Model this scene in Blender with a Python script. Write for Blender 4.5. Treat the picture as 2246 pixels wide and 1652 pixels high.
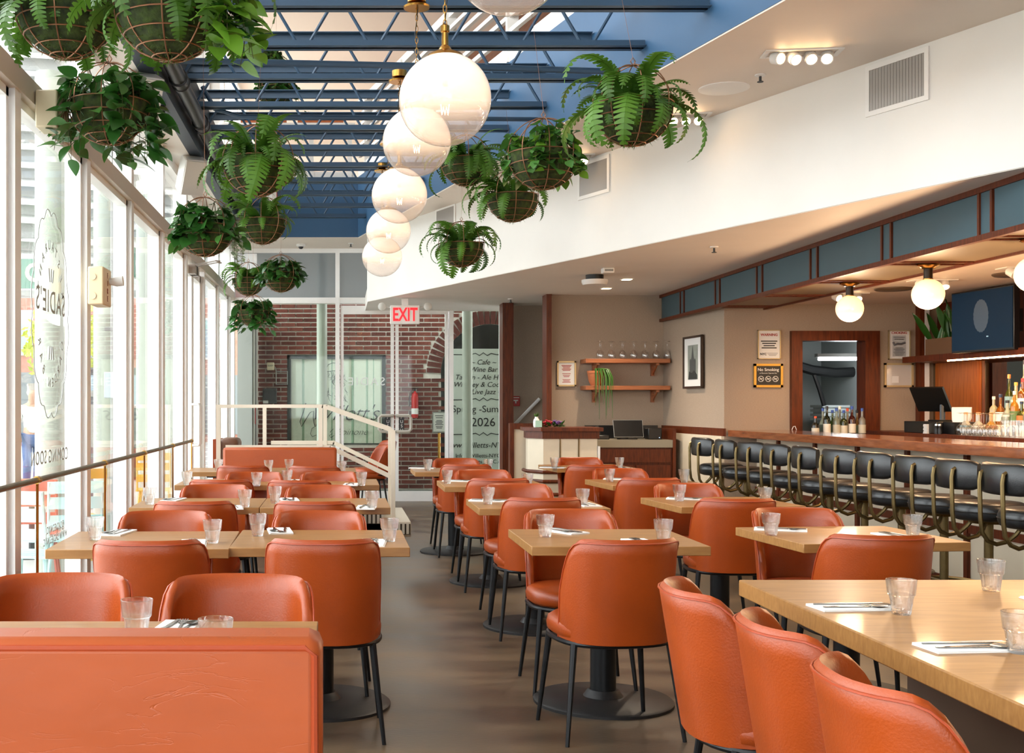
import bpy, math, random
from mathutils import Matrix, Vector
PI = math.pi
for o in list(bpy.data.objects):
    bpy.data.objects.remove(o, do_unlink=True)
SC = bpy.context.scene
COL = SC.collection
random.seed(7)

# ------------------------------------------------------------------ camera, sky, exposure
F, PX, PY, HC = 2600.0, 745.0, 885.0, 1.36      # focal length and principal point in pixels, eye height in metres
cam = bpy.data.cameras.new('camera')
cam.sensor_width = 36.0
cam.lens = 36.0 * F / 2246.0
cam.shift_x = (1123.0 - PX) / 2246.0
cam.shift_y = (PY - 826.0) / 2246.0
cam.clip_end = 300
camo = bpy.data.objects.new('camera', cam)
camo.location = (0, 0, HC)
camo.rotation_euler = (PI / 2, 0, 0)
COL.objects.link(camo)
SC.camera = camo
world = bpy.data.worlds.new('overcast_sky')
SC.world = world
world.use_nodes = True
bgn = world.node_tree.nodes['Background']
bgn.inputs[0].default_value = (0.93, 0.97, 1.0, 1)
bgn.inputs[1].default_value = 4.0
SC.view_settings.view_transform = 'Standard'
SC.view_settings.look = 'None'
SC.view_settings.gamma = 1.0
SC.view_settings.use_curve_mapping = False
SC.view_settings.exposure = 0.86
SC.cycles.max_bounces = 7
SC.cycles.diffuse_bounces = 3
SC.cycles.glossy_bounces = 3
SC.cycles.transmission_bounces = 6
SC.cycles.transparent_max_bounces = 14
SC.cycles.adaptive_threshold = 0.04
SC.cycles.caustics_reflective = False
SC.cycles.caustics_refractive = False
SC.cycles.sample_clamp_indirect = 6.0


def P(px, py, d):
    """photograph pixel at depth d -> world point"""
    return Vector(((px - PX) * d / F, d, HC - (py - PY) * d / F))


def XP(px, d):
    return (px - PX) * d / F


def DZ(py, z):
    """depth of a point of height z seen at picture row py"""
    return (HC - z) * F / (py - PY)


# ------------------------------------------------------------------ materials
def lin(c):
    c = c / 255.0
    return c / 12.92 if c <= 0.04045 else ((c + 0.055) / 1.055) ** 2.4


def rgb(h):
    return (lin(int(h[0:2], 16)), lin(int(h[2:4], 16)), lin(int(h[4:6], 16)), 1)


MATS = {}


def mat(name, hexc, rough=0.5, metal=0.0, spec=0.5, var=0.0, scale=8.0, stretch=(1, 1, 1), bump=0.0, bscale=None,
        hex2=None, detail=4.0, trans=0.0, emit=0.0, emit_hex=None, sheen=0.0, coat=0.0, rvar=0.0):
    if name in MATS:
        return MATS[name]
    m = bpy.data.materials.new(name)
    m.use_nodes = True
    nt = m.node_tree
    N, L = nt.nodes, nt.links
    b = N['Principled BSDF']
    col = rgb(hexc)
    b.inputs['Base Color'].default_value = col
    b.inputs['Roughness'].default_value = rough
    b.inputs['Metallic'].default_value = metal
    b.inputs['Specular IOR Level'].default_value = spec
    if trans:
        b.inputs['Transmission Weight'].default_value = trans
    if coat:
        b.inputs['Coat Weight'].default_value = coat
        b.inputs['Coat Roughness'].default_value = 0.08
    if emit:
        b.inputs['Emission Color'].default_value = rgb(emit_hex or hexc)
        b.inputs['Emission Strength'].default_value = emit
    if var or bump or rvar:
        tc = N.new('ShaderNodeTexCoord')
        mp = N.new('ShaderNodeMapping')
        mp.inputs['Scale'].default_value = stretch
        L.new(tc.outputs['Object'], mp.inputs['Vector'])
        nz = N.new('ShaderNodeTexNoise')
        nz.inputs['Scale'].default_value = scale
        nz.inputs['Detail'].default_value = detail
        L.new(mp.outputs['Vector'], nz.inputs['Vector'])
        if var or hex2:
            rp = N.new('ShaderNodeValToRGB')
            c2 = rgb(hex2) if hex2 else tuple(x * (1 - var) for x in col[:3]) + (1,)
            c1 = col if hex2 else tuple(min(1, x * (1 + var)) for x in col[:3]) + (1,)
            rp.color_ramp.elements[0].position = 0.32
            rp.color_ramp.elements[0].color = c2
            rp.color_ramp.elements[1].position = 0.68
            rp.color_ramp.elements[1].color = c1
            L.new(nz.outputs['Fac'], rp.inputs['Fac'])
            L.new(rp.outputs['Color'], b.inputs['Base Color'])
        if rvar:
            mr = N.new('ShaderNodeMapRange')
            mr.inputs[3].default_value = max(0.02, rough - rvar)
            mr.inputs[4].default_value = rough + rvar
            L.new(nz.outputs['Fac'], mr.inputs[0])
            L.new(mr.outputs[0], b.inputs['Roughness'])
        if bump:
            n2 = nz
            if bscale:
                n2 = N.new('ShaderNodeTexNoise')
                n2.inputs['Scale'].default_value = bscale
                n2.inputs['Detail'].default_value = 3
                L.new(mp.outputs['Vector'], n2.inputs['Vector'])
            bp = N.new('ShaderNodeBump')
            bp.inputs['Strength'].default_value = bump
            bp.inputs['Distance'].default_value = 0.01
            L.new(n2.outputs['Fac'], bp.inputs['Height'])
            L.new(bp.outputs['Normal'], b.inputs['Normal'])
    MATS[name] = m
    return m


def fresnel(nt, ior):
    """fresnel of a thin sheet: the same from either side"""
    N, L = nt.nodes, nt.links
    fr = N.new('ShaderNodeFresnel')
    ge = N.new('ShaderNodeNewGeometry')
    mr = N.new('ShaderNodeMapRange')
    mr.inputs[3].default_value = ior
    mr.inputs[4].default_value = 1.0 / ior
    L.new(ge.outputs['Backfacing'], mr.inputs[0])
    L.new(mr.outputs[0], fr.inputs[0])
    return fr


def pane_mat(name, tint=(1, 1, 1), refl=1.0, milky=0.0, milky_hex='FFFFFF'):
    """thin window glass: see-through, with fresnel reflection"""
    m = bpy.data.materials.new(name)
    m.use_nodes = True
    nt = m.node_tree
    N, L = nt.nodes, nt.links
    N.clear()
    out = N.new('ShaderNodeOutputMaterial')
    tr = N.new('ShaderNodeBsdfTransparent')
    tr.inputs[0].default_value = (*tint, 1)
    gl = N.new('ShaderNodeBsdfGlossy')
    gl.inputs['Roughness'].default_value = 0.02
    gl.inputs['Color'].default_value = (refl, refl, refl, 1)
    fr = fresnel(nt, 1.3)
    mx = N.new('ShaderNodeMixShader')
    L.new(fr.outputs[0], mx.inputs[0])
    L.new(tr.outputs[0], mx.inputs[1])
    L.new(gl.outputs[0], mx.inputs[2])
    last = mx
    if milky:
        df = N.new('ShaderNodeBsdfDiffuse')
        df.inputs[0].default_value = rgb(milky_hex)
        m2 = N.new('ShaderNodeMixShader')
        m2.inputs[0].default_value = milky
        L.new(mx.outputs[0], m2.inputs[1])
        L.new(df.outputs[0], m2.inputs[2])
        last = m2
    L.new(last.outputs[0], out.inputs[0])
    MATS[name] = m
    return m


def glass_mat(name, tint='FFFFFF', solid=0.3, ior=1.5):
    """drinking glass: mostly clear walls with bright edges, some refraction where the glass is thick"""
    m = bpy.data.materials.new(name)
    m.use_nodes = True
    nt = m.node_tree
    N, L = nt.nodes, nt.links
    N.clear()
    out = N.new('ShaderNodeOutputMaterial')
    gl = N.new('ShaderNodeBsdfGlass')
    gl.inputs['Color'].default_value = rgb(tint)
    gl.inputs['IOR'].default_value = 1.45
    tr = N.new('ShaderNodeBsdfTransparent')
    tr.inputs[0].default_value = rgb(tint)
    gs = N.new('ShaderNodeBsdfGlossy')
    gs.inputs['Roughness'].default_value = 0.03
    fr = fresnel(nt, ior)
    m1 = N.new('ShaderNodeMixShader')
    L.new(fr.outputs[0], m1.inputs[0])
    L.new(tr.outputs[0], m1.inputs[1])
    L.new(gs.outputs[0], m1.inputs[2])
    mx = N.new('ShaderNodeMixShader')
    mx.inputs[0].default_value = solid
    L.new(m1.outputs[0], mx.inputs[1])
    L.new(gl.outputs[0], mx.inputs[2])
    L.new(mx.outputs[0], out.inputs[0])
    MATS[name] = m
    return m


def globe_mat(name, glow_hex, glow):
    """blown glass globe: milk-white in its upper half, clearing towards the bottom; lit from inside"""
    m = bpy.data.materials.new(name)
    m.use_nodes = True
    nt = m.node_tree
    N, L = nt.nodes, nt.links
    N.clear()
    out = N.new('ShaderNodeOutputMaterial')
    tc = N.new('ShaderNodeTexCoord')
    sp = N.new('ShaderNodeSeparateXYZ')
    L.new(tc.outputs['Object'], sp.inputs[0])
    mr = N.new('ShaderNodeMapRange')
    mr.interpolation_type = 'SMOOTHSTEP'
    mr.inputs[1].default_value = -0.10
    mr.inputs[2].default_value = 0.11
    mr.inputs[3].default_value = 0.1
    mr.inputs[4].default_value = 1.0
    L.new(sp.outputs[2], mr.inputs[0])
    em = N.new('ShaderNodeEmission')
    em.inputs[0].default_value = rgb(glow_hex)
    em.inputs[1].default_value = glow
    df = N.new('ShaderNodeBsdfDiffuse')
    df.inputs[0].default_value = (0.85, 0.83, 0.8, 1)
    ad = N.new('ShaderNodeAddShader')
    L.new(em.outputs[0], ad.inputs[0])
    L.new(df.outputs[0], ad.inputs[1])
    tr = N.new('ShaderNodeBsdfTransparent')
    tr.inputs[0].default_value = (0.88, 0.86, 0.85, 1)
    mx = N.new('ShaderNodeMixShader')
    L.new(mr.outputs[0], mx.inputs[0])
    L.new(tr.outputs[0], mx.inputs[1])
    L.new(ad.outputs[0], mx.inputs[2])
    gl = N.new('ShaderNodeBsdfGlossy')
    gl.inputs['Roughness'].default_value = 0.03
    lw = fresnel(nt, 1.45)
    m2 = N.new('ShaderNodeMixShader')
    L.new(lw.outputs[0], m2.inputs[0])
    L.new(mx.outputs[0], m2.inputs[1])
    L.new(gl.outputs[0], m2.inputs[2])
    L.new(m2.outputs[0], out.inputs[0])
    MATS[name] = m
    return m


def leaf_mat(name, h1, h2, rough=0.45, tl=0.25):
    m = mat(name, h1, rough=rough, hex2=h2, var=0.1, scale=3.0)
    N, L = m.node_tree.nodes, m.node_tree.links
    b = N['Principled BSDF']
    src = b.inputs['Base Color'].links[0].from_socket
    # every leaf differs a little
    oi = N.new('ShaderNodeObjectInfo')
    hs = N.new('ShaderNodeHueSaturation')
    mr = N.new('ShaderNodeMapRange')
    mr.inputs[3].default_value = 0.65
    mr.inputs[4].default_value = 1.35
    L.new(oi.outputs['Random'], mr.inputs[0])
    L.new(mr.outputs[0], hs.inputs['Value'])
    L.new(src, hs.inputs['Color'])
    L.new(hs.outputs[0], b.inputs['Base Color'])
    t = N.new('ShaderNodeBsdfTranslucent')
    L.new(hs.outputs[0], t.inputs[0])
    mx = N.new('ShaderNodeMixShader')
    mx.inputs[0].default_value = tl
    out = N['Material Output']
    L.new(b.outputs[0], mx.inputs[1])
    L.new(t.outputs[0], mx.inputs[2])
    L.new(mx.outputs[0], out.inputs[0])
    return m


M_WHITE = mat('white_paint', 'F1EDE6', 0.55, var=0.02, scale=2)
M_CEIL = mat('ceiling_paint', 'E8DCCE', 0.6, var=0.02, scale=2)
M_FRAME = mat('white_aluminium', 'F7F6F3', 0.35, var=0.02, scale=6)
M_FLOOR = mat('sealed_concrete', '75624C', 0.36, hex2='483C31', var=0.1, scale=1.3, detail=12, stretch=(1, 2.6, 1), bump=0.08, bscale=30, rvar=0.14)
M_BEIGE = mat('beige_grasscloth', 'A3907D', 0.8, var=0.10, scale=60, stretch=(1, 1, 5), bump=0.15)
M_LEATHER = mat('cognac_leather', '9E410D', 0.38, var=0.10, scale=5, bump=0.10, bscale=160, spec=0.5)
M_BOOTH = mat('booth_leather', 'AA4E20', 0.42, var=0.06, scale=4, bump=0.22, bscale=6, stretch=(1, 1, 1.7), spec=0.45)
M_PIPING = mat('leather_piping', 'A8431F', 0.35)
M_BLACKM = mat('black_steel', '17181A', 0.38, metal=0.3, spec=0.4)
M_BASE = mat('black_cast_iron', '232222', 0.5, metal=0.2, var=0.1, scale=20, bump=0.05)
M_OAK = mat('oak_veneer', 'A87A45', 0.4, hex2='936636', var=0.1, scale=5, stretch=(1.2, 14, 6), bump=0.03, spec=0.4, coat=0.08)
M_BLUE = mat('blue_steel', '36526B', 0.42, metal=0.0, var=0.05, scale=5)
M_BLUEW = mat('blue_wall_paint', '3A6185', 0.5, var=0.04, scale=3)
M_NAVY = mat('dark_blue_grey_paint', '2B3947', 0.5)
M_PIPE = mat('black_pipe', '1E2225', 0.4)
M_TEAL = mat('teal_lacquer_panel', '3B555E', 0.55, var=0.03, scale=4)
M_WALNUT = mat('walnut_wood', '682E12', 0.42, spec=.3, hex2='4A1E0B', var=0.1, scale=6, stretch=(8, 8, 1), bump=0.03)
M_BARTOP = mat('bar_top_wood', '9A5A36', 0.18, hex2='7C4325', var=0.1, scale=5, stretch=(10, 1, 8), coat=0.5)
M_SHELFW = mat('cherry_shelf_wood', 'A4623A', 0.4, hex2='884A28', var=0.1, scale=5, stretch=(1, 10, 10))
M_PANELW = mat('amber_veneer', 'B9662A', 0.4, hex2='9C4E1C', var=0.1, scale=6, stretch=(6, 6, .7))
M_CREAM = mat('cream_panel', 'D9CBB2', 0.5, var=0.03, scale=5)
M_BRASS = mat('brass', 'B98B45', 0.25, metal=1.0)
M_ABRASS = mat('aged_brass_tube', '6B5A38', 0.35, metal=0.8, var=0.15, scale=14)
M_GOLDF = mat('gold_frame', 'BBA67C', 0.4, metal=0.4)
M_GOLDF2 = mat('bright_gold_frame', 'C29A45', 0.35, metal=0.6)
M_COPPER = mat('copper_wire', '94684C', 0.4, metal=0.7)
M_BLEATH = mat('black_leather', '15181A', 0.33, spec=0.6, var=0.1, scale=8, bump=0.06, bscale=120)
M_MOSS = mat('moss', '3A4A16', 0.95, hex2='161E08', var=0.1, scale=26, bump=1.0, detail=8)
M_STEEL = mat('cutlery_steel', '9A9A98', 0.22, metal=1.0)
M_NAPKIN = mat('white_napkin', 'F6F4F0', 0.8)
M_GREY = mat('mid_grey', '8C8C88', 0.5)
M_DGREY = mat('dark_grey', '3A3C3C', 0.5)
M_BLACK = mat('black_plastic', '0C0D0E', 0.35)
M_PLW = mat('white_plastic', 'E9E7E2', 0.4)
M_BEIGEP = mat('beige_plastic', 'D8C9A8', 0.45)
M_RED = mat('red_paint', 'B5201E', 0.35)
M_BRICK = mat('red_brown_brick', '804639', 0.85, hex2='633026', var=0.1, scale=9, bump=0.4, bscale=60)
M_BRICK2 = mat('dark_brick', '6C382F', 0.85, hex2='502820', var=0.1, scale=9, bump=0.4, bscale=60)
M_MORTAR = mat('light_mortar', 'DAD2C6', 0.9, var=0.06, scale=30)
M_TERRA = mat('terracotta', 'B2663A', 0.7, var=0.08, scale=20)
M_INK = mat('black_ink', '17181A', 0.6)
M_PAPER = mat('paper', 'E4E2DE', 0.7)
M_GLASS = glass_mat('drinking_glass', solid=.4, ior=1.5)
M_WATER = glass_mat('thin_wine_glass', solid=.0, ior=1.65)
M_PANE = pane_mat('window_pane', (0.97, 0.98, 0.975))
M_DPANE = pane_mat('door_pane', (0.92, 0.95, 0.92), refl=.55)
M_FROST = pane_mat('grey_film_pane', (0.8, 0.82, 0.83), milky=0.55, milky_hex='9AA0A3')
M_GLOBE = globe_mat('ombre_globe_glass', 'FFD9B6', 0.5)
M_BULB = mat('glowing_filament', 'FFC070', emit=30.0, emit_hex='FFC476')
M_OPAL = mat('lit_opal_glass', 'FFE9D0', 0.2, emit=.75, emit_hex='FFC48A')
M_SPOT = mat('lit_spot_lens', 'FFE8C8', 0.2, emit=14.0, emit_hex='FFDDAF')
M_LED = mat('led_strip', 'FFD9A0', 0.2, emit=70.0, emit_hex='FFC98A')
M_TUBE = mat('fluorescent_tube', 'F4FAFF', 0.2, emit=9.0, emit_hex='EFF6FF')
M_FERN = leaf_mat('fern_green', '5A862A', '365E16', tl=.3)
M_LEAF = leaf_mat('deep_leaf_green', '3F742E', '26541F', rough=0.3)
M_LEAFL = leaf_mat('bright_leaf_green', '7FA936', '5B8C2A', rough=0.35, tl=0.4)
M_IVY = leaf_mat('ivy_green', '57883A', '3A6A2B', rough=0.4)
M_SILVER = leaf_mat('variegated_silver_leaf', 'B9C4A6', '6E8460', rough=0.6)
M_STEM = mat('plant_stem', '4A4A22', 0.7)


def add_creases(m, strength):
    """fine wandering creases of stretched leather"""
    N, L = m.node_tree.nodes, m.node_tree.links
    tc = N.new('ShaderNodeTexCoord')
    mp = N.new('ShaderNodeMapping')
    mp.inputs['Scale'].default_value = (1, 1, 3.4)
    mp.inputs['Rotation'].default_value = (0, .25, 0)
    L.new(tc.outputs['Object'], mp.inputs['Vector'])
    n1 = N.new('ShaderNodeTexNoise')
    n1.inputs['Scale'].default_value = 5.0
    n1.inputs['Detail'].default_value = 5
    n1.inputs['Distortion'].default_value = 1.2
    L.new(mp.outputs[0], n1.inputs['Vector'])
    rp = N.new('ShaderNodeValToRGB')
    e = rp.color_ramp.elements
    e[0].position, e[0].color = .488, (0, 0, 0, 1)
    e[1].position, e[1].color = .512, (0, 0, 0, 1)
    k = e.new(.5)
    k.color = (1, 1, 1, 1)
    L.new(n1.outputs['Fac'], rp.inputs['Fac'])
    n2 = N.new('ShaderNodeTexNoise')
    n2.inputs['Scale'].default_value = 5
    L.new(tc.outputs['Object'], n2.inputs['Vector'])
    r2 = N.new('ShaderNodeMapRange')
    r2.inputs[1].default_value = .48
    r2.inputs[2].default_value = .66
    L.new(n2.outputs['Fac'], r2.inputs[0])
    mu = N.new('ShaderNodeMath')
    mu.operation = 'MULTIPLY'
    L.new(rp.outputs[0], mu.inputs[0])
    L.new(r2.outputs[0], mu.inputs[1])
    bp = N.new('ShaderNodeBump')
    bp.invert = True
    bp.inputs['Strength'].default_value = strength
    bp.inputs['Distance'].default_value = .006
    L.new(mu.outputs[0], bp.inputs['Height'])
    b = N['Principled BSDF']
    if b.inputs['Normal'].links:
        L.new(b.inputs['Normal'].links[0].from_socket, bp.inputs['Normal'])
    L.new(bp.outputs[0], b.inputs['Normal'])


add_creases(M_BOOTH, .22)
ORD = ['first', 'second', 'third', 'fourth', 'fifth', 'sixth', 'seventh', 'eighth', 'ninth', 'tenth', 'eleventh', 'twelfth', 'thirteenth', 'fourteenth', 'fifteenth']


# ------------------------------------------------------------------ mesh building
KIDS = {}


class MB:
    def __init__(s):
        s.v, s.f = [], []

    def add(s, verts, faces, M=None):
        k = len(s.v)
        if M is not None:
            verts = [tuple(M @ Vector(p)) for p in verts]
        s.v += [tuple(p) for p in verts]
        s.f += [tuple(i + k for i in f) for f in faces]
        return s

    def box(s, x0, y0, z0, x1, y1, z1, M=None):
        if x0 > x1: x0, x1 = x1, x0
        if y0 > y1: y0, y1 = y1, y0
        if z0 > z1: z0, z1 = z1, z0
        v = [(x0, y0, z0), (x1, y0, z0), (x1, y1, z0), (x0, y1, z0), (x0, y0, z1), (x1, y0, z1), (x1, y1, z1), (x0, y1, z1)]
        f = [(3, 2, 1, 0), (4, 5, 6, 7), (0, 1, 5, 4), (1, 2, 6, 5), (2, 3, 7, 6), (3, 0, 4, 7)]
        return s.add(v, f, M)

    def cbox(s, c, size, M=None):
        return s.box(c[0] - size[0] / 2, c[1] - size[1] / 2, c[2] - size[2] / 2, c[0] + size[0] / 2, c[1] + size[1] / 2, c[2] + size[2] / 2, M)

    def prism(s, poly, z0, z1, M=None):
        a = sum(poly[i][0] * poly[(i + 1) % len(poly)][1] - poly[(i + 1) % len(poly)][0] * poly[i][1] for i in range(len(poly)))
        if a < 0:
            poly = poly[::-1]
        n = len(poly)
        v = [(p[0], p[1], z0) for p in poly] + [(p[0], p[1], z1) for p in poly]
        f = [tuple(range(n - 1, -1, -1)), tuple(range(n, 2 * n))] + [(i, (i + 1) % n, n + (i + 1) % n, n + i) for i in range(n)]
        return s.add(v, f, M)

    def tube(s, pts, r, n=8, closed=False, M=None):
        pts = [Vector(p) for p in pts]
        m = len(pts)
        rr = r if isinstance(r, (list, tuple)) else [r] * m
        verts, faces = [], []
        prev = None
        for i, p in enumerate(pts):
            if closed:
                t = pts[(i + 1) % m] - pts[i - 1]
            else:
                t = pts[min(i + 1, m - 1)] - pts[max(i - 1, 0)]
            t.normalize()
            if prev is None:
                a = Vector((0, 0, 1)) if abs(t.z) < 0.9 else Vector((1, 0, 0))
                u = t.cross(a).normalized()
            else:
                u = (prev - t * prev.dot(t))
                u = u.normalized() if u.length > 1e-6 else t.orthogonal().normalized()
            prev = u
            w = t.cross(u)
            for k in range(n):
                a = 2 * PI * k / n
                verts.append(p + (u * math.cos(a) + w * math.sin(a)) * rr[i])
        for i in range(m if closed else m - 1):
            j = (i + 1) % m
            for k in range(n):
                faces.append((i * n + k, i * n + (k + 1) % n, j * n + (k + 1) % n, j * n + k))
        if not closed:
            faces.append(tuple(range(n - 1, -1, -1)))
            faces.append(tuple((m - 1) * n + k for k in range(n)))
        return s.add(verts, faces, M)

    def cyl(s, p0, p1, r, n=12, r1=None, M=None):
        return s.tube([p0, p1], [r, r if r1 is None else r1], n, M=M)

    def lathe(s, prof, n=24, M=None, flute=None):
        verts, faces = [], []
        m = len(prof)
        for i, (r, z) in enumerate(prof):
            for k in range(n):
                q = r * (flute(i, k) if flute else 1.0)
                a = 2 * PI * k / n
                verts.append((q * math.cos(a), q * math.sin(a), z))
        for i in range(m - 1):
            for k in range(n):
                faces.append((i * n + k, i * n + (k + 1) % n, (i + 1) * n + (k + 1) % n, (i + 1) * n + k))
        if prof[0][0] > 1e-5:
            faces.append(tuple(range(n - 1, -1, -1)))
        if prof[-1][0] > 1e-5:
            faces.append(tuple((m - 1) * n + k for k in range(n)))
        return s.add(verts, faces, M)

    def rings(s, rings, cap=True, M=None):
        n = len(rings[0])
        verts = [p for r in rings for p in r]
        faces = []
        for i in range(len(rings) - 1):
            for k in range(n):
                faces.append((i * n + k, i * n + (k + 1) % n, (i + 1) * n + (k + 1) % n, (i + 1) * n + k))
        if cap:
            faces.append(tuple(range(n - 1, -1, -1)))
            faces.append(tuple((len(rings) - 1) * n + k for k in range(n)))
        return s.add(verts, faces, M)

    def mesh(s, name, material, smooth=35):
        me = bpy.data.meshes.new(name)
        me.from_pydata(s.v, [], s.f)
        me.materials.append(material)
        if smooth:
            me.polygons.foreach_set('use_smooth', [True] * len(me.polygons))
            me.update()
            me.set_sharp_from_angle(angle=math.radians(smooth))
        me.update()
        return me

    def obj(s, name, material, parent=None, smooth=35, loc=None, rot=None, bevel=0.0):
        return link(name, s.mesh(name, material, smooth), parent, loc, rot, bevel)


def link(name, data, parent=None, loc=None, rot=None, bevel=0.0, scale=None):
    o = bpy.data.objects.new(name, data)
    COL.objects.link(o)
    o.parent = parent
    if parent is not None: KIDS.setdefault(parent.name, []).append(o)
    if loc is not None: o.location = loc
    if rot is not None: o.rotation_euler = rot
    if scale is not None: o.scale = scale if isinstance(scale, (tuple, list)) else (scale,) * 3
    if bevel:
        bv = o.modifiers.new('bevel', 'BEVEL')
        bv.width = bevel
        bv.segments = 2
        bv.limit_method = 'ANGLE'
    return o


def tag(o, label, cat, group=None):
    o['label'] = label
    o['category'] = cat
    if group: o['group'] = group
    return o


def struct(o, label=None):
    o['kind'] = 'structure'
    if label: o['label'] = label
    return o


def thing(name, label, cat, loc=(0, 0, 0), rz=0.0, group=None, rot=None):
    o = bpy.data.objects.new(name, None)
    o.empty_display_size = 0.1
    COL.objects.link(o)
    o.location = loc
    o.rotation_euler = rot or (0, 0, rz)
    return tag(o, label, cat, group)


def copy_tree(o, parent=None):
    c = o.copy()
    COL.objects.link(c)
    c.parent = parent
    for ch in KIDS.get(o.name, []):
        copy_tree(ch, c)
    return c


def box(name, m, x0, y0, z0, x1, y1, z1, parent=None, bevel=0.0):
    return MB().box(x0, y0, z0, x1, y1, z1).obj(name, m, parent, smooth=None if not bevel else 30, bevel=bevel)


def text(name, s, size, material, parent=None, loc=(0, 0, 0), rot=(PI / 2, 0, 0), align='CENTER', shear=0.0, mirror=False, ext=0.001, space=1.0, width=1.0, offset=0.0, scale=None):
    cu = bpy.data.curves.new(name, 'FONT')
    cu.body = s
    cu.size = size
    cu.align_x = align
    cu.align_y = 'CENTER'
    cu.shear = shear
    cu.extrude = ext
    cu.space_character = space
    cu.offset = offset
    cu.resolution_u = 3
    t = bpy.data.objects.new(name, cu)
    COL.objects.link(t)
    dg = bpy.context.evaluated_depsgraph_get()
    me = bpy.data.meshes.new_from_object(t.evaluated_get(dg))
    bpy.data.objects.remove(t, do_unlink=True)
    bpy.data.curves.remove(cu)
    sx = (-1 if mirror else 1) * width
    me.transform(Matrix.Diagonal((sx, 1, 1, 1)))
    me.materials.clear()
    me.materials.append(material)
    return link(name, me, parent, loc, rot)

# ------------------------------------------------------------------ the setting: floor, walls, ceilings
XL = -1.47                       # inner face of the window wall
YB = 16.45                       # glass back wall
Y0 = -3.2                        # wall behind the camera
ZC, ZL = 3.51, 2.65              # main ceiling, low ceiling towards the bar


def blue_x(d): return 3.858 - 0.235 * d      # edge of the open roof
def band_x(d): return 6.304 - 0.396 * d      # white bulkhead


struct(box('floor', M_FLOOR, -1.62, Y0, -0.12, 8.2, 16.6, 0.0), 'brown grey sealed concrete floor of the dining room')
PAVE = mat('pale_paving', 'A9A8A4', 0.8, var=0.06, scale=1.5)
struct(box('ground_outside', PAVE, -60, -30, -0.3, -1.62, 90, -0.14), 'pale pavement outside the windows')
struct(box('floor_vestibule', mat('vestibule_tile', '5E625F', 0.5, var=0.08, scale=3), -1.62, 16.6, -0.12, 8.2, 19.2, 0.0), 'dark grey floor beyond the glass doors')
# main ceiling slab between the roof opening and the bulkhead
mb = MB().prism([(blue_x(Y0) + .004, Y0), (band_x(Y0) + .1, Y0), (band_x(15.04) + .1, 15.04), (band_x(15.04) + .1, 16.6), (-1.62, 16.6), (-1.62, 15.404), (blue_x(15.4) + .004, 15.404)], ZC, ZC + .01)
struct(mb.obj('ceiling', M_CEIL, smooth=None), 'plain ceiling between the blue roof opening and the white bulkhead')
struct(box('ceiling_left', M_WHITE, -1.62, Y0, ZC, -1.3, 15.4, ZC + .22), 'white ceiling strip along the top of the windows')
dl = 0.1
mb = MB().prism([(band_x(Y0), Y0), (band_x(Y0) + .12, Y0), (band_x(15.04) + .12, 15.04), (band_x(15.04), 15.04)], ZL + .004, ZC)
struct(mb.obj('wall_bulkhead', mat('bulkhead_paint', 'EBE7DF', .55, var=.02, scale=2), smooth=None), 'white bulkhead stepping down from the high ceiling to the bar ceiling')
mb = MB().prism([(band_x(Y0) + .008, Y0), (band_x(15.04) + .008, 15.035), (band_x(15.04) + .008, 16.6), (8.2, 16.6), (8.2, Y0)], ZL, ZL + .2)
struct(mb.obj('ceiling_low', mat('low_ceiling_paint', 'EFE9E1', .6, var=.02, scale=2), smooth=None), 'low beige ceiling in front of the bar canopy')
struct(box('ceiling_bar', M_CEIL, 4.43, Y0, 2.39, 8.2, 12.4, 2.64), 'ceiling above the bar counter')
struct(box('wall_right', M_BEIGE, 8.05, Y0, 0, 8.2, 16.6, 2.65), 'beige wall far behind the bar')
# wall behind the camera: wide windows
mb = MB().box(-1.62, Y0 - .15, 0, 8.2, Y0, .9).box(-1.62, Y0 - .15, 2.8, 8.2, Y0, ZC + 3).box(2.2, Y0 - .15, .9, 8.2, Y0, 2.8)
for x in (-1.62, .3):
    mb.box(x, Y0 - .15, .9, x + .12, Y0, 2.8)
struct(mb.obj('wall_front', M_FRAME, smooth=None), 'white framed street windows behind the viewpoint')
# upper walls of the roof opening
mb = MB().prism([(blue_x(Y0), Y0), (blue_x(Y0) + .15, Y0), (blue_x(15.4) + .15, 15.5), (blue_x(15.4), 15.4)], ZC + .01, 4.3)
struct(mb.obj('wall_blue_right', M_BLUEW, smooth=None), 'long blue painted side of the roof opening')
struct(box('wall_blue_back', M_BLUEW, -1.35, 15.4, ZC + .01, blue_x(15.4) + .0, 15.52, 4.3), 'deep blue end wall of the roof opening')
struct(box('wall_blue_left', M_NAVY, -1.3, Y0, ZC, -1.2, 15.4, 4.05), 'dark slate side of the roof opening above the windows')

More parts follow.
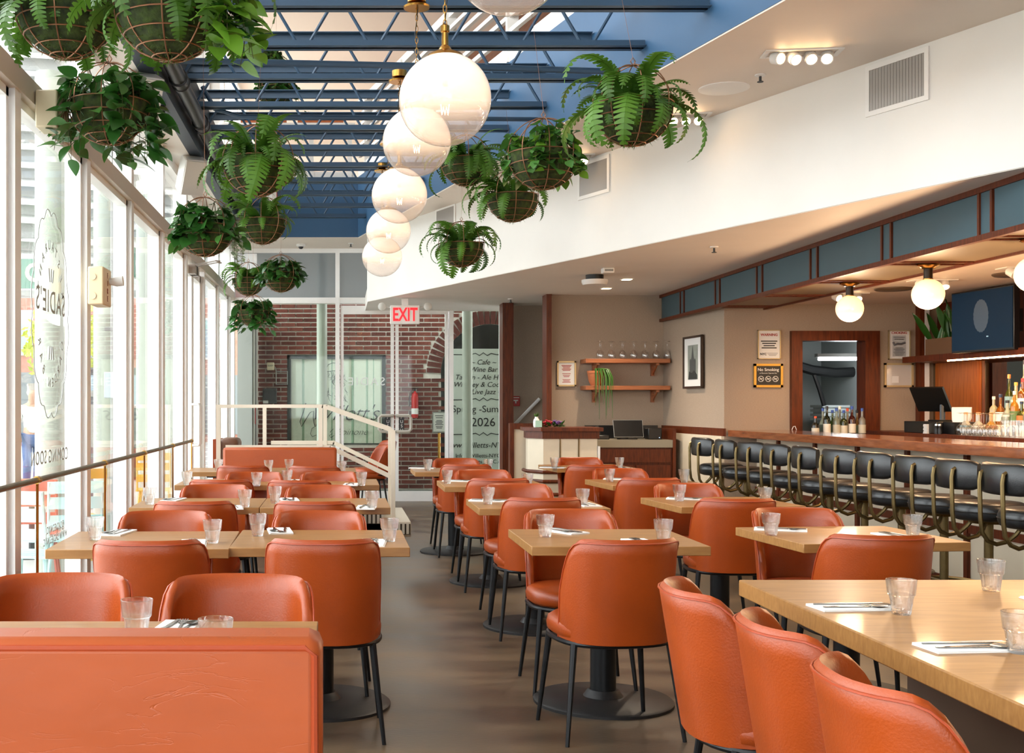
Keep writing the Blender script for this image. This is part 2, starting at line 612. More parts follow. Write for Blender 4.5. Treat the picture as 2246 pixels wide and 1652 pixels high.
# window wall: curb, mullions, transom, panes
mb = MB().box(-1.62, Y0, -0.12, XL + .02, YB, .12)
wl = struct(mb.obj('wall_left', M_FRAME, smooth=None), 'long white window wall facing the street')
MUL = [-2.0, -.5, 1.0, 2.5, 4.0, 5.42, 6.95, 8.42, 9.92, 11.42, 12.92, 14.42, 15.9]
mm = MB().box(-.13, -.05, .12, 0, .05, ZC).mesh('mullion', M_FRAME, None)
for d in MUL:
    link('mullion', mm, wl, (XL, d, 0))
box('transom_bar', mat('shaded_tan_aluminium', 'C9BBA8', 0.4), XL - .13, Y0, 2.79, XL + .012, YB, 2.9, wl)  # white bar like the others; its underside's shade is put into the tan
box('head_bar', M_FRAME, XL - .13, Y0, 3.42, XL, YB, ZC, wl)
box('sill_bar', M_FRAME, XL - .13, Y0, .12, XL + .01, YB, .22, wl)
for a, b in zip([Y0 + .05] + MUL, MUL + [YB - .05]):
    if abs(a - 11.42) < .01:
        continue
    box('lower_pane', M_PANE, XL - .075, a + .05, .22, XL - .065, b - .05, 2.79, wl)
    bead = MB()
    for z0, z1 in ((.22, .26), (2.75, 2.79)):
        bead.box(XL - .1, a + .05, z0, XL - .03, b - .05, z1)
    for y in (a + .05, b - .09):
        bead.box(XL - .1, y, .22, XL - .03, y + .04, 2.79)
    bead.obj('glazing_bead', M_FRAME, wl, smooth=None)
for a, b in zip([Y0 + .05] + MUL, MUL + [YB - .05]):
    box('upper_pane', M_PANE, XL - .075, a + .05, 2.9, XL - .065, b - .05, 3.42, wl)
screw = MB().cyl((0, 0, 0), (0, -.004, 0), .006, 8).mesh('screw', M_GREY)
for z in (.35, .75, 1.2, 1.9, 2.4):
    link('screw', screw, wl, (XL - .04, 5.37, z))
# glazed double door in the window wall
dr = struct(thing('door_3', '', '', (XL - .065, 0, 0)), 'white framed glass street doors in the window wall')
for k in ('category',): del dr[k]
for a, b in ((11.47, 12.16), (12.18, 12.87)):
    mb = MB()
    for y in (a, b - .07): mb.box(-.025, y, .12, .025, y + .07, 2.74)
    mb.box(-.025, a, .12, .025, b, .35).box(-.025, a, 2.66, .025, b, 2.74)
    mb.obj('door_leaf_frame', M_FRAME, dr, smooth=None)
    box('door_pane', M_PANE, -.005, a + .07, .35, .005, b - .07, 2.66, dr)
for y in (12.1, 12.24):
    mb = MB().tube([(.02, y, .93), (.09, y, .93), (.1, y, .95), (.1, y, 1.33), (.09, y, 1.35), (.02, y, 1.35)], .014, 8)
    mb.obj('pull_handle', M_PLW, dr)
    mb = MB().box(.02, y - .25, 2.66, .09, y - .03, 2.75).tube([(.06, y - .1, 2.76), (.3, y - .3, 2.78), (.34, y - .26, 2.78)], .008, 6)
    mb.obj('door_closer', mat('closer_grey', 'A59C92', 0.4), dr)

# glass back wall with double doors
wb = struct(MB().box(-1.6, YB, 2.75, 2.3, YB + .1, 2.83).obj('wall_back', M_FRAME, smooth=None), 'glazed back wall with the exit doors')
for x in (-1.49, -.03, 1.55, 2.25):
    box('mullion', M_FRAME, x - .03, YB - .004, 0, x + .03, YB + .104, ZC - .001, wb)
for x0, x1 in ((-1.46, -.06), (0, 1.52), (1.58, 2.22)):
    box('upper_pane', M_FROST, x0, YB + .045, 2.83, x1, YB + .055, ZC - .05, wb)
box('head_bar', M_FRAME, -1.6, YB, ZC - .06, 2.3, YB + .1, ZC, wb)
for x0, x1 in ((-1.46, -.06), (1.58, 2.22)):
    box('lower_pane', M_DPANE, x0, YB + .045, .1, x1, YB + .055, 2.75, wb)
    box('bottom_bar', M_FRAME, x0, YB, 0, x1, YB + .1, .1, wb)
for n, (x0, x1, hx) in enumerate(((.01, .755, .66), (.775, 1.51, .87))):
    dd = struct(MB().box(x0, YB + .02, 0, x1, YB + .08, .14).box(x0, YB + .02, 2.6, x1, YB + .08, 2.72)
                .box(x0, YB + .02, .14, x0 + .045, YB + .08, 2.6).box(x1 - .045, YB + .02, .14, x1, YB + .08, 2.6)
                .obj('door_%d' % (n + 1), M_FRAME, smooth=None),
                ('glass exit door leaf beside the brick wall window', 'glass exit door leaf in front of the fire extinguisher')[n])
    box('pane', M_DPANE, x0 + .045, YB + .045, .14, x1 - .045, YB + .055, 2.6, dd)
    sx = -1 if n == 0 else 1
    xe = x1 - .02 if n == 0 else x0 + .02
    MB().tube([(xe, YB + .02, 1.19), (xe, YB - .05, 1.19), (xe + sx * .16, YB - .06, 1.19), (xe + sx * .19, YB - .06, 1.16), (xe + sx * .19, YB - .06, 1.0),
               (xe + sx * .16, YB - .06, .97), (xe, YB - .05, .97), (xe, YB + .02, .97)], .022, 8).obj('push_handle', mat('handle_grey', 'B8B2A6', 0.35), dd)
    pl = box('push_plate', M_BLACK, xe + sx * .03, YB + .0, .95, xe + sx * .1, YB + .015, 1.2, dd)
    for i, ch in enumerate('PUSH'):
        text('letter', ch, .062, M_PLW, pl, (xe + sx * .065, YB - .002, 1.165 - i * .06))
sadie = text('window_lettering', "SADIE'S", .16, mat('white_vinyl', 'E8EDEA', 0.5), None, (.3, YB + .04, 1.66), (PI / 2, 0, 0), mirror=True, space=1.3)
tag(sadie, 'white lettering read backwards on the glass exit door', 'lettering')

# blue steel joists of the open roof
JD = [6.26, 7.06, 7.84, 8.63, 9.43, 10.22, 11.0, 11.8, 12.6, 13.4, 14.2, 15.0]
JT = mat('blue_steel_dark', '2C4356', 0.45)
webm = None
for i, d in enumerate(JD):
    xr = blue_x(d)
    j = thing('steel_joist', 'blue open web steel joist across the roof opening, %s from the camera' % ORD[i], 'joist', (0, d, 0), group='blue roof joists')
    for nm, z, h in (('bottom_chord', 3.71, .05), ('top_chord', 3.99, .06)):
        mb = MB()
        s = 1 if z < 3.9 else -1
        for sg in (-1, 1):       # a pair of steel angles
            mb.box(-1.2, sg * .01, z, xr, sg * .015, z + h)
            zz = z if s > 0 else z + h - .006
            mb.box(-1.2, sg * .01, zz, xr, sg * .062, zz + .006)
        mb.obj(nm, M_BLUE, j, smooth=None)
    x = -1.15
    k = 0
    wm = MB().cyl((0, 0, 3.73), (.17, 0, 4.02), .0115, 6).mesh('web_rod', M_BLUE)
    while x < xr - .2:
        link('web_rod', wm, j, (x if k % 2 == 0 else x + .17, 0, 0), scale=(1 if k % 2 == 0 else -1, 1, 1))
        x += .235
        k += 1
# conduit under one joist, sprinkler pipe crossing
tag(MB().tube([(-1.1, 9.5, 3.9), (-1.0, 9.5, 3.72), (-.8, 9.5, 3.66), (1.7, 9.6, 3.66)], .018, 8).obj('conduit_pipe', M_BLUE), 'thin blue conduit running under the roof joists', 'pipe')
tag(MB().tube([(-1.1, 7.95, 3.66), (.9, 8.0, 3.63), (1.85, 8.0, 3.6)], .022, 8).obj('sprinkler_pipe', M_BLUE), 'blue sprinkler pipe under the joist behind the largest globe lamp', 'pipe')
pp = thing('roof_drain_pipe', 'thick black pipe running along the top of the windows', 'pipe')
MB().cyl((-1.12, -2.5, 3.62), (-1.12, 15.3, 3.62), .055, 14).obj('pipe_run', M_PIPE, pp)
cm = MB().lathe([(.058, -.09), (.068, -.085), (.068, -.05), (.06, -.045), (.06, .045), (.068, .05), (.068, .085), (.058, .09)], 14).mesh('coupling', M_PIPE)
for d in (5.2, 6.8, 8.3, 9.6, 11.3, 13.0):
    link('coupling', cm, pp, (-1.12, d, 3.62), (PI / 2, 0, 0))

# upper storey seen through the joists
UPB = mat('upper_beige_ceiling', 'EEDFD0', 0.6)
struct(box('ceiling_upper', UPB, -1.75, Y0, 6.6, 9, 24, 6.75), 'beige ceiling of the upper storey above the joists')
mb = MB().prism([(blue_x(Y0) + .15, Y0), (9, Y0), (9, 24), (-1.7, 24), (-1.7, 15.55), (blue_x(15.4) + .15, 15.55)], 4.1, 4.28)
struct(mb.obj('floor_upper', UPB, smooth=None), 'upper storey floor beside the roof opening')
UPW = mat('upper_wood_wall', '7A4A30', 0.5, hex2='633820', var=.1, scale=4, stretch=(1, 1, 9))
mb = MB().prism([(blue_x(Y0) + 2.2, Y0), (blue_x(Y0) + 2.3, Y0), (blue_x(20) + 2.3, 20), (blue_x(20) + 2.2, 20)], 4.28, 6.6)
struct(mb.obj('wall_upper_wood', UPW, smooth=None), 'brown wooden wall behind the white upper railing')
struct(box('wall_upper_back', UPB, -1.75, 23.9, 4.28, 9, 24, 6.6), 'beige end wall of the upper storey')
ul = struct(MB().box(-1.75, Y0, 3.7, -1.62, 24, 4.2).box(-1.75, Y0, 6.45, -1.62, 24, 6.6).obj('wall_upper_left', M_WHITE, smooth=None), 'upper storey window wall with white blinds')
for k in range(13):
    d = Y0 + k * 2.2
    box('mullion', M_WHITE, -1.75, d, 4.2, -1.62, d + .12, 6.45, ul)
slat = MB().box(-.01, -.035, 4.2, .01, .035, 6.45).mesh('blind_slat', M_WHITE, None)
for k in range(40):
    link('blind_slat', slat, ul, (-1.6, 9.4 + k * .16, 0), (0, 0, .5))
box('ceiling_beam', UPB, -1.6, 10.5, 6.3, 9, 10.9, 6.6, ul)
rl = thing('upper_railing', 'white horizontal railing of the upper storey above the blue wall', 'railing')
for k, (z, h, w) in enumerate(((4.3, .14, .1), (4.55, .04, .04), (4.68, .04, .04), (4.81, .04, .04), (4.94, .04, .04), (5.07, .04, .04), (5.2, .09, .08))):
    MB().prism([(blue_x(5) + .0, 5), (blue_x(5) + w, 5), (blue_x(15.4) + w, 15.4), (blue_x(15.4), 15.4)], z, z + h).obj('rail', M_WHITE, rl, smooth=None)
for k in range(7):
    d = 5.4 + 1.6 * k
    box('post', M_WHITE, blue_x(d) - .02, d, 4.3, blue_x(d) + .08, d + .1, 5.25, rl)
rb = thing('upper_end_railing', 'white low railing of the upper storey beyond the far end of the opening', 'railing')
for z in (4.3, 4.62, 4.94):
    box('rail', M_WHITE, -1.6, 15.45, z, .2, 15.5, z + .08, rb)
for x in (-1.4, -.9, -.4, .1):
    box('post', M_WHITE, x, 15.44, 4.3, x + .06, 15.51, 5.0, rb)

# ------------------------------------------------------------------ rooms at the back: shelf wall, stair, bar wall
struct(box('wall_shelf', M_BEIGE, 2.46, 14.15, 0, 3.95, 14.27, ZL), 'beige wall carrying the two glass shelves')
struct(MB().prism([(3.86, 14.2), (3.99, 12.3), (4.12, 12.42), (3.99, 14.2)], 0, ZL).obj('wall_picture', M_BEIGE, smooth=None), 'beige return wall with the framed print')
wd = struct(MB().box(3.99, 12.3, 0, 4.7, 12.42, 2.5).box(5.5, 12.3, 0, 8.1, 12.42, 2.5).box(4.7, 12.3, 2.06, 5.5, 12.42, 2.5).obj('wall_bar_end', M_BEIGE, smooth=None), 'beige end wall of the bar around the kitchen doorway')
df = struct(MB().box(4.67, 12.24, 0, 4.78, 12.45, 2.11).box(5.43, 12.24, 0, 5.58, 12.45, 2.11).box(4.78, 12.24, 2.008, 5.43, 12.45, 2.11)
            .obj('door_4', M_WALNUT, smooth=None), 'open kitchen doorway in a dark wooden frame')
struct(box('wall_stair', M_BEIGE, 2.2, 15.62, 0, 3.6, 15.72, ZL), 'beige wall of the stair behind the host stand')
struct(box('trim_1', M_WALNUT, 2.09, 15.2, 0, 2.23, 15.5, ZL), 'dark wooden post between the glass wall and the stair')
struct(box('trim_2', M_WALNUT, 2.44, 13.98, 0, 2.5, 14.27, ZL), 'narrow dark wooden post at the edge of the shelf wall')
pw = struct(MB().box(2.07, 14.3, 0, 2.46, 14.38, 1.05).obj('wall_pony', M_CREAM, smooth=None), 'low cream half wall in front of the stair')
box('cap_rail', M_WALNUT, 2.05, 14.27, 1.05, 2.46, 14.41, 1.12, pw)
box('edge_post', M_WALNUT, 2.05, 14.27, 0, 2.1, 14.41, 1.05, pw)
hr = tag(MB().tube([(2.12, 15.45, .93), (2.16, 15.45, .96), (2.4, 15.5, 1.2), (2.62, 15.55, 1.42)], .022, 8).obj('stair_handrail', M_PLW), 'white stair handrail climbing behind the host stand', 'handrail')
struct(MB().prism([(3.84, 14.15), (3.97, 12.28), (4.0, 12.28), (3.87, 14.15)], 1.02, 1.1).obj('trim_3', M_WALNUT, smooth=None), 'dark wooden dado cap on the picture wall')
struct(MB().prism([(3.835, 14.1), (3.96, 12.3), (3.99, 12.3), (3.86, 14.1)], .08, 1.02).obj('wall_picture_dado', M_CREAM, smooth=None), 'cream dado below the framed print')

# framed things on those walls
def frame(name, label, cat, c, w, h, fm, paper, rz=0.0, fw=.018, group=None, glazed=True):
    """picture frame hanging on a wall; faces -Y before turning"""
    t = thing(name, label, cat, c, rz, group)
    mb = MB()
    for x0, x1, z0, z1 in ((-w / 2, w / 2, h / 2 - fw, h / 2), (-w / 2, w / 2, -h / 2, -h / 2 + fw), (-w / 2, -w / 2 + fw, -h / 2, h / 2), (w / 2 - fw, w / 2, -h / 2, h / 2)):
        mb.box(x0, -.025, z0, x1, 0, z1)
    mb.obj('frame', fm, t, smooth=None)
    box('sheet', paper, -w / 2 + fw, -.012, -h / 2 + fw, w / 2 - fw, -.004, h / 2 - fw, t)
    return t


def lines(t, x0, x1, zs, th, m, y=-.0135):
    mb = MB()
    for i, z in enumerate(zs):
        ins = (i * 37 % 5) * .08 * (x1 - x0)
        mb.box(x0 + ins / 2, y, z - th / 2, x1 - ins / 2, y + .001, z + th / 2)
    return mb.obj('print_lines', m, t, smooth=None)


RINK = mat('red_ink', 'A8362B', 0.6)
GINK = mat('grey_ink', '6A6A6C', 0.6)
t = frame('notice_frame', 'small framed notice with red lines of text beside the shelves', 'frame', P(1242, 820, 14.14), .225, .3, M_GOLDF, M_PAPER)
lines(t, -.06, .06, [.1, .085, .07, .055, .04], .008, RINK)
lines(t, -.05, .05, [.0, -.02, -.035, -.07, -.085, -.1], .007, RINK)
t = frame('framed_print', 'dark framed photograph of a stone tower on the return wall', 'picture', (3.915, 13.1, 1.815), .56, .58, mat('dark_walnut_frame', '38281E', .4), M_PAPER, rz=-PI / 2 + .07, fw=.024)
pc = box('picture_sheet', mat('old_photo', '8D9288', 0.6, var=.25, scale=6), -.15, -.014, -.19, .15, -.012, .19, t)
MB().prism([(-.09, 0), (.09, 0), (.09, .2), (.07, .22), (.05, .2), (.03, .24), (0, .36), (-.03, .24), (-.05, .2), (-.07, .22), (-.09, .2)], 0, .002, Matrix.Translation((0, -.0145, -.18)) @ Matrix.Rotation(PI / 2, 4, 'X')).obj('tower_print', mat('tower_grey', '4A4D4B', .6), t, smooth=None)
MB().prism([(-.12, 0), (.13, 0), (.13, .05), (.05, .1), (-.02, .07), (-.1, .09)], 0, .003, Matrix.Translation((0, -.0148, -.19)) @ Matrix.Rotation(PI / 2, 4, 'X')).obj('tree_print', mat('print_dark', '2B2F2C', .6), t, smooth=None)
t = frame('warning_sign', 'white framed warning notice above the no smoking sign', 'sign', P(1686, 756, 12.29), .235, .3, M_GOLDF, M_PAPER, fw=.008)
text('heading', 'WARNING', .036, RINK, t, (0, -.014, .1), offset=.001)
lines(t, -.085, .085, [.035, .012, -.012, -.035], .011, M_INK)
text('emblem', 'NYC', .032, M_INK, t, (-.06, -.014, -.1), offset=.001)
lines(t, -.02, .09, [-.09, -.103, -.115], .004, GINK)
t = frame('no_smoking_sign', 'black no smoking sign in a gold frame left of the kitchen doorway', 'sign', P(1684, 824, 12.29), .3, .245, M_GOLDF2, mat('sign_black', '1B1A19', .5), fw=.024)
text('heading', 'No Smoking', .044, M_PAPER, t, (0, -.014, .06), offset=.0005)
text('line', 'or Electronic Cigarette Use', .016, M_PAPER, t, (0, -.014, .025))
for k in (-1, 0, 1):
    mb = MB().tube([(k * .075 + .028 * math.cos(a), -.014, -.035 + .028 * math.sin(a)) for a in [2 * PI * i / 16 for i in range(16)]], .003, 4, closed=True)
    mb.tube([(k * .075 - .02, -.014, -.015), (k * .075 + .02, -.014, -.055)], .003, 4).tube([(k * .075 - .018, -.014, -.038), (k * .075 + .016, -.014, -.03)], .004, 4)
    mb.obj('no_smoking_symbol', M_PAPER, t)
t = frame('choking_poster', 'white framed choking first aid poster right of the kitchen doorway', 'poster', P(1971, 757, 12.29), .225, .3, M_GOLDF, M_PAPER, fw=.008)
text('heading', 'CHOKING', .034, RINK, t, (0, -.014, .125), offset=.0008)
box('poster_panel', mat('poster_grey', 'B9B9B6', .6), -.07, -.0135, -.12, .07, -.0125, .1, t)
MB().tube([(-.065, -.014, .03), (-.05, -.014, .0), (-.02, -.014, .012), (.02, -.014, .01), (.06, -.014, .025)], .012, 5).obj('figure_print', GINK, t)
lines(t, -.06, .06, [.08, .06, -.03, -.045, -.06, -.075, -.09, -.105], .006, GINK)
t = frame('certificate_frame', 'gold framed certificate below the choking poster', 'frame', P(1970, 823, 12.29), .3, .25, M_GOLDF, mat('cert_paper', 'B9B4AE', .15, coat=.6), fw=.02)
box('certificate_sheet', M_PAPER, -.07, -.014, -.08, .0, -.0125, -.01, t)
# fire alarm pull station
t = thing('fire_alarm', 'red fire alarm pull station on the stair wall', 'fire alarm', P(1130, 880, 15.61))
box('body', M_RED, -.055, -.05, -.065, .055, 0, .065, t, bevel=.006)
MB().box(-.03, -.056, .0, .03, -.05, .018).box(-.008, -.056, -.03, .008, -.05, .0).obj('pull_bar', M_PLW, t, smooth=None)
box('strip', M_PLW, -.045, -.053, .04, .045, -.05, .05, t)

# wooden shelves with upturned wine glasses
sh = []
for i, (py, lab) in enumerate(((792, 'upper cherry wood wall shelf holding upturned wine glasses'), (851, 'lower cherry wood wall shelf holding the trailing plant'))):
    z = HC - (py - PY) * 13.9 / F
    t = thing('wall_shelf_board', lab, 'shelf', (0, 13.98, z))
    box('board', M_SHELFW, XP(1284, 13.85), -.15, -.025, 3.86, .17, .025, t, bevel=.004)
    for px in (1307, 1437):
        x = XP(px, 14)
        MB().box(x - .018, .12, -.17, x + .018, .17, -.025).box(x - .018, -.1, -.05, x + .018, .14, -.025).tube([(x, .13, -.15), (x, -.07, -.04)], .013, 6).obj('bracket', M_SHELFW, t, smooth=None)
    sh.append(z + .025)
wg = MB().lathe([(.0, .21), (.034, .208), (.035, .205), (.006, .198), (.0042, .19), (.0042, .115), (.008, .105), (.03, .085), (.039, .055), (.037, .02), (.031, 0), (.0295, 0), (.0355, .02), (.0375, .055), (.029, .083), (.006, .103), (0, .104)], 14).mesh('wine_glass', M_WATER)
for k in range(14):
    x = XP(1311 + (k // 2) * 24.5 + (k % 2) * 9, 14)
    tag(link('wine_glass', wg, None, (x, 13.9 + (k % 2) * .14, sh[0] + .0005)), 'upturned wine glass, %s from the wall end on the upper shelf' % ORD[13 - k], 'wine glass', 'upturned wine glasses on the upper shelf')
t = thing('trailing_plant', 'terracotta pot with long trailing succulent on the lower shelf', 'potted plant', (XP(1307, 13.92), 13.92, sh[1]))
MB().lathe([(.06, 0), (.085, .06), (.1, .15), (.104, .15), (.104, .175), (.092, .175), (.09, .15), (0, .14)], 20).obj('pot', M_TERRA, t)
for k in range(17):
    a = random.uniform(-.9, 2.4)
    r = random.uniform(.1, .17)
    L = random.uniform(.1, .5)
    dx, dy = math.cos(a), -abs(math.sin(a)) * .8
    pts = [(.04 * dx, .04 * dy, .15), (.08 * dx, .08 * dy, .2), (r * dx, r * dy, .19), (r * dx * 1.25, r * dy * 1.25 - .02, .1), (r * dx * 1.3, r * dy * 1.3 - .02, .1 - L)]
    MB().tube(pts, [.007, .008, .008, .006, .002], 5).obj('trailing_stem', M_IVY, t)

# service cabinet with screen
t = thing('service_cabinet', 'dark wooden service cabinet below the shelves', 'cabinet', (0, 13.45, 0))
xa, xb = XP(1308, 13.45), XP(1474, 13.45)
box('body', M_WALNUT, xa, 0, 0, xb, .6, .86, t)
box('worktop', mat('grey_laminate', '8E8674', .5), xa, -.03, .86, xb, .66, .945, t)
for k in range(2):
    box('door', M_WALNUT, xa + .02 + k * (xb - xa) / 2, -.02, .06, xa - .02 + (k + 1) * (xb - xa) / 2, 0, .66, t)
box('drawer_front', M_WALNUT, xa + .02, -.02, .69, xb - .02, 0, .84, t)
box('side_post', M_WALNUT, xb, -.04, 0, xb + .035, .62, 1.07, t)
box('back_panel', M_BLACK, xa, .6, .945, xb, .64, 1.1, t)
t = thing('tablet_screen', 'black tablet screen on a stand on the service cabinet', 'screen', (XP(1377, 13.6), 13.55, .945))
MB().box(-.165, -.008, 0, .165, .008, .2, Matrix.Translation((0, 0, .03)) @ Matrix.Rotation(-.35, 4, 'X')).obj('screen_panel', M_BLACK, t, smooth=None)
mb = MB()
R_ = Matrix.Translation((0, 0, .03)) @ Matrix.Rotation(-.35, 4, 'X')
for a in ((-.168, -.01, -.004, .168, .008, 0), (-.168, -.01, .2, .168, .008, .204), (-.168, -.01, 0, -.165, .008, .2), (.165, -.01, 0, .168, .008, .2)): mb.box(*a, R_)
mb.obj('screen_bezel', M_GREY, t, smooth=None)
MB().box(-.1, .0, 0, .1, .16, .012).cyl((0, .08, .01), (0, .05, .12), .015, 8).obj('stand', M_BLACK, t)
t = thing('receipt_printer', 'small black receipt printer beside the tablet screen', 'printer', (XP(1437, 13.6), 13.6, .945))
box('body', M_BLACK, -.08, 0, 0, .08, .18, .13, t, bevel=.01)
box('status_light', mat('blue_led', '9FC4FF', emit=3), .045, -.002, .02, .052, 0, .026, t)
t = thing('counter_phone', 'black desk telephone at the left end of the service cabinet', 'phone', (XP(1325, 13.6), 13.62, .945))
box('base', M_BLACK, -.07, 0, 0, .07, .2, .05, t, bevel=.01)
MB().tube([(-.05, .02, .06), (-.05, .02, .1), (-.05, .05, .14), (-.05, .18, .13), (-.05, .2, .06)], .018, 8).obj('handset', M_BLACK, t)

# host stand
t = thing('host_stand', 'cream panelled host stand with a dark wooden top', 'host stand')
px0 = [(2.19, 12.75), (2.77, 12.75), (2.77, 13.25), (2.08, 13.25), (2.06, 13.0)]
MB().prism(px0, 0, .98).obj('body', M_CREAM, t, smooth=None)
grow = lambda g: [(2.19 - g * .6, 12.75 - g), (2.77 + g, 12.75 - g), (2.77 + g, 13.25 + g), (2.08 - g, 13.25 + g), (2.06 - g, 13.0 - g * .3)]
MB().prism(grow(.02), .98, 1.06).obj('frieze', M_WALNUT, t, smooth=None)
MB().prism(grow(.055), 1.06, 1.1).obj('top', M_WALNUT, t, smooth=None)
for x in (2.37, 2.57):
    box('panel_strip', M_ABRASS, x - .006, 12.742, .62, x + .006, 12.75, .98, t)
for z in (.62, .52, .38, .27, .14):
    MB().tube([(2.05, 13.24, z), (2.05, 12.99, z), (2.185, 12.735, z), (2.79, 12.735, z)], .02, 8).obj('bumper_bar', M_WALNUT, t)
box('light_switch', M_PLW, 2.775, 12.74, .75, 2.8, 12.78, .9, t)
t = thing('small_vase', 'small white vase with a green succulent on the host stand', 'vase', (2.135, 12.86, 1.1))
MB().lathe([(.03, 0), (.036, .02), (.036, .06), (.03, .085), (.018, .1), (.018, .115), (.014, .115), (0, .09)], 14).obj('vase', M_PLW, t)
for k in range(12):
    a = k * 2.4
    MB().tube([(0, 0, .1), (.014 * math.cos(a), .014 * math.sin(a), .125), (.03 * math.cos(a), .03 * math.sin(a), .14 + .012 * (k % 3))], [.006, .006, .001], 5).obj('leaf', M_FERN, t)
t = thing('card_holder', 'mint green card in a clear holder on the host stand', 'card', (2.15, 12.8, 1.1))
box('card', mat('mint_card', 'A9D2BE', .5), -.035, 0, .004, .035, .004, .075, t)
box('holder', M_WATER, -.04, -.006, 0, .04, .012, .006, t)
t = thing('flower_arrangement', 'low bunch of red and purple flowers on the host stand', 'flowers', (2.3, 12.86, 1.1))
FL = [mat('flower_red', 'A8202E', .6), mat('flower_purple', '5B3A6E', .6), mat('flower_mauve', '7E5A92', .6)]
fl = MB().lathe([(0, -.01), (.014, 0), (.022, .014), (.016, .02), (.006, .012), (0, .014)], 8)
lf = MB().add([(0, 0, 0), (.014, .03, .01), (0, .075, 0), (-.014, .03, .01)], [(0, 1, 2, 3)]).mesh('leaf', M_LEAF)
fms = [fl.mesh('bloom', m) for m in FL]
for k in range(16):
    x = -.08 + k * .012
    link('bloom', fms[0 if k < 7 else 1 + k % 2], t, (x, random.uniform(-.03, .04), random.uniform(.03, .065)), (random.uniform(-.6, .3), random.uniform(-.4, .4), 0))
for k in range(40):
    link('leaf', lf, t, (random.uniform(-.09, .13), random.uniform(-.03, .05), random.uniform(.0, .03)), (random.uniform(-.2, .9), random.uniform(-.3, .3), random.uniform(0, 6.3)))

# kitchen beyond the doorway
KW = mat('kitchen_wall', '8B918E', .6)
struct(MB().box(4.2, 16.0, 0, 6.6, 16.1, 2.6).box(4.14, 12.42, 0, 4.24, 16.1, 2.6).box(6.5, 12.42, 0, 6.6, 16.1, 2.6).obj('wall_kitchen', KW, smooth=None), 'grey kitchen walls beyond the doorway')
struct(box('ceiling_kitchen', KW, 4.14, 12.42, 2.45, 6.6, 16.1, 2.6), 'grey kitchen ceiling')
t = thing('strip_light', 'bright fluorescent strip light on the kitchen ceiling', 'light', (XP(1862, 14.2), 14.2, HC - (785 - PY) * 14.2 / F), -.1)
box('tube', M_TUBE, -.35, -.05, -.03, .4, .05, .01, t, bevel=.01)
box('housing', M_GREY, -.38, -.06, .01, .43, .06, .05, t)
t = thing('ventilation_duct', 'black ventilation duct sagging across the kitchen', 'duct')
MB().tube([P(1740, 800, 15), P(1780, 812, 15), P(1830, 818, 15), P(1900, 815, 15), P(1960, 806, 15)], .065, 10).obj('main_duct', M_BLACK, t)
MB().tube([P(1784, 815, 15), P(1798, 855, 15), P(1808, 890, 15)], .03, 8).obj('branch_hose', M_BLACK, t)
t = thing('hanging_towel', 'blue towel hanging on the kitchen wall', 'towel', P(1872, 845, 15.99))
towel = MB()
for k in range(5):
    x = -.09 + k * .04
    towel.tube([(.0, -.02, .1), (x * .5, -.03, 0), (x, -.04 - .01 * (k % 2), -.18), (x * 1.1, -.03, -.3 - .03 * (k % 3))], [.01, .03, .028, .02], 6)
towel.obj('cloth', mat('blue_cloth', '4F7C98', .85), t)
t = thing('alarm_bell', 'round red alarm bell on the kitchen wall', 'bell', P(1859, 834, 15.9), rot=(PI / 2, 0, 0))
MB().lathe([(.05, 0), (.05, .03), (.04, .05), (.015, .06), (.015, .07), (0, .07)], 16).obj('gong', M_RED, t)
t = thing('storage_tubs', 'stack of clear storage tubs in the kitchen', 'storage tubs', P(1838, 905, 15.3))
for k in range(4):
    MB().box(-.28, -.2, k * .055 - .1, .2, .2, k * .055 - .07).box(-.25, -.18, k * .055 - .13, .17, .18, k * .055 - .1).obj('tub', mat('clear_plastic', 'B9C0BE', .3), t, smooth=None)

# ------------------------------------------------------------------ bar canopy
def canopy_x(d): return 3.82
t = thing('bar_canopy', 'long canopy of teal panels in brown wood frames above the bar', 'canopy')
PAIRS = [13.24, 12.0, 10.8, 9.56, 8.29, 7.02, 5.75, 4.5, 3.2, 1.9, .6]
box('core', mat('canopy_underside', '7A6A52', .5), 3.84, .0, 2.345, 4.41, 14.18, 2.64, t)
for z0, z1 in ((2.33, 2.365), (2.615, 2.65)):
    box('edge_rail', M_WALNUT, 3.815, .0, z0, 3.855, 14.2, z1, t)
box('inner_edge_rail', M_WALNUT, 4.395, .0, 2.33, 4.43, 12.3, 2.4, t)
box('end_board', M_WALNUT, 3.815, 14.17, 2.33, 4.0, 14.2, 2.65, t)
cut = [14.1] + [c for p in PAIRS for c in (p + .075, p - .075)] + [0.0]
for p in PAIRS:
    for s in (-.08, .06):
        box('stile', M_WALNUT, 3.818, p + s, 2.365, 3.85, p + s + .022, 2.615, t)
        if p + s < 12.3:
            box('soffit_batten', M_WALNUT, 3.85, p + s, 2.335, 4.4, p + s + .03, 2.35, t)
for a, b in zip(cut[0::1], cut[1::1]):
    box('teal_panel', M_TEAL, 3.83, b + .012, 2.365, 3.84, a - .012, 2.615, t)
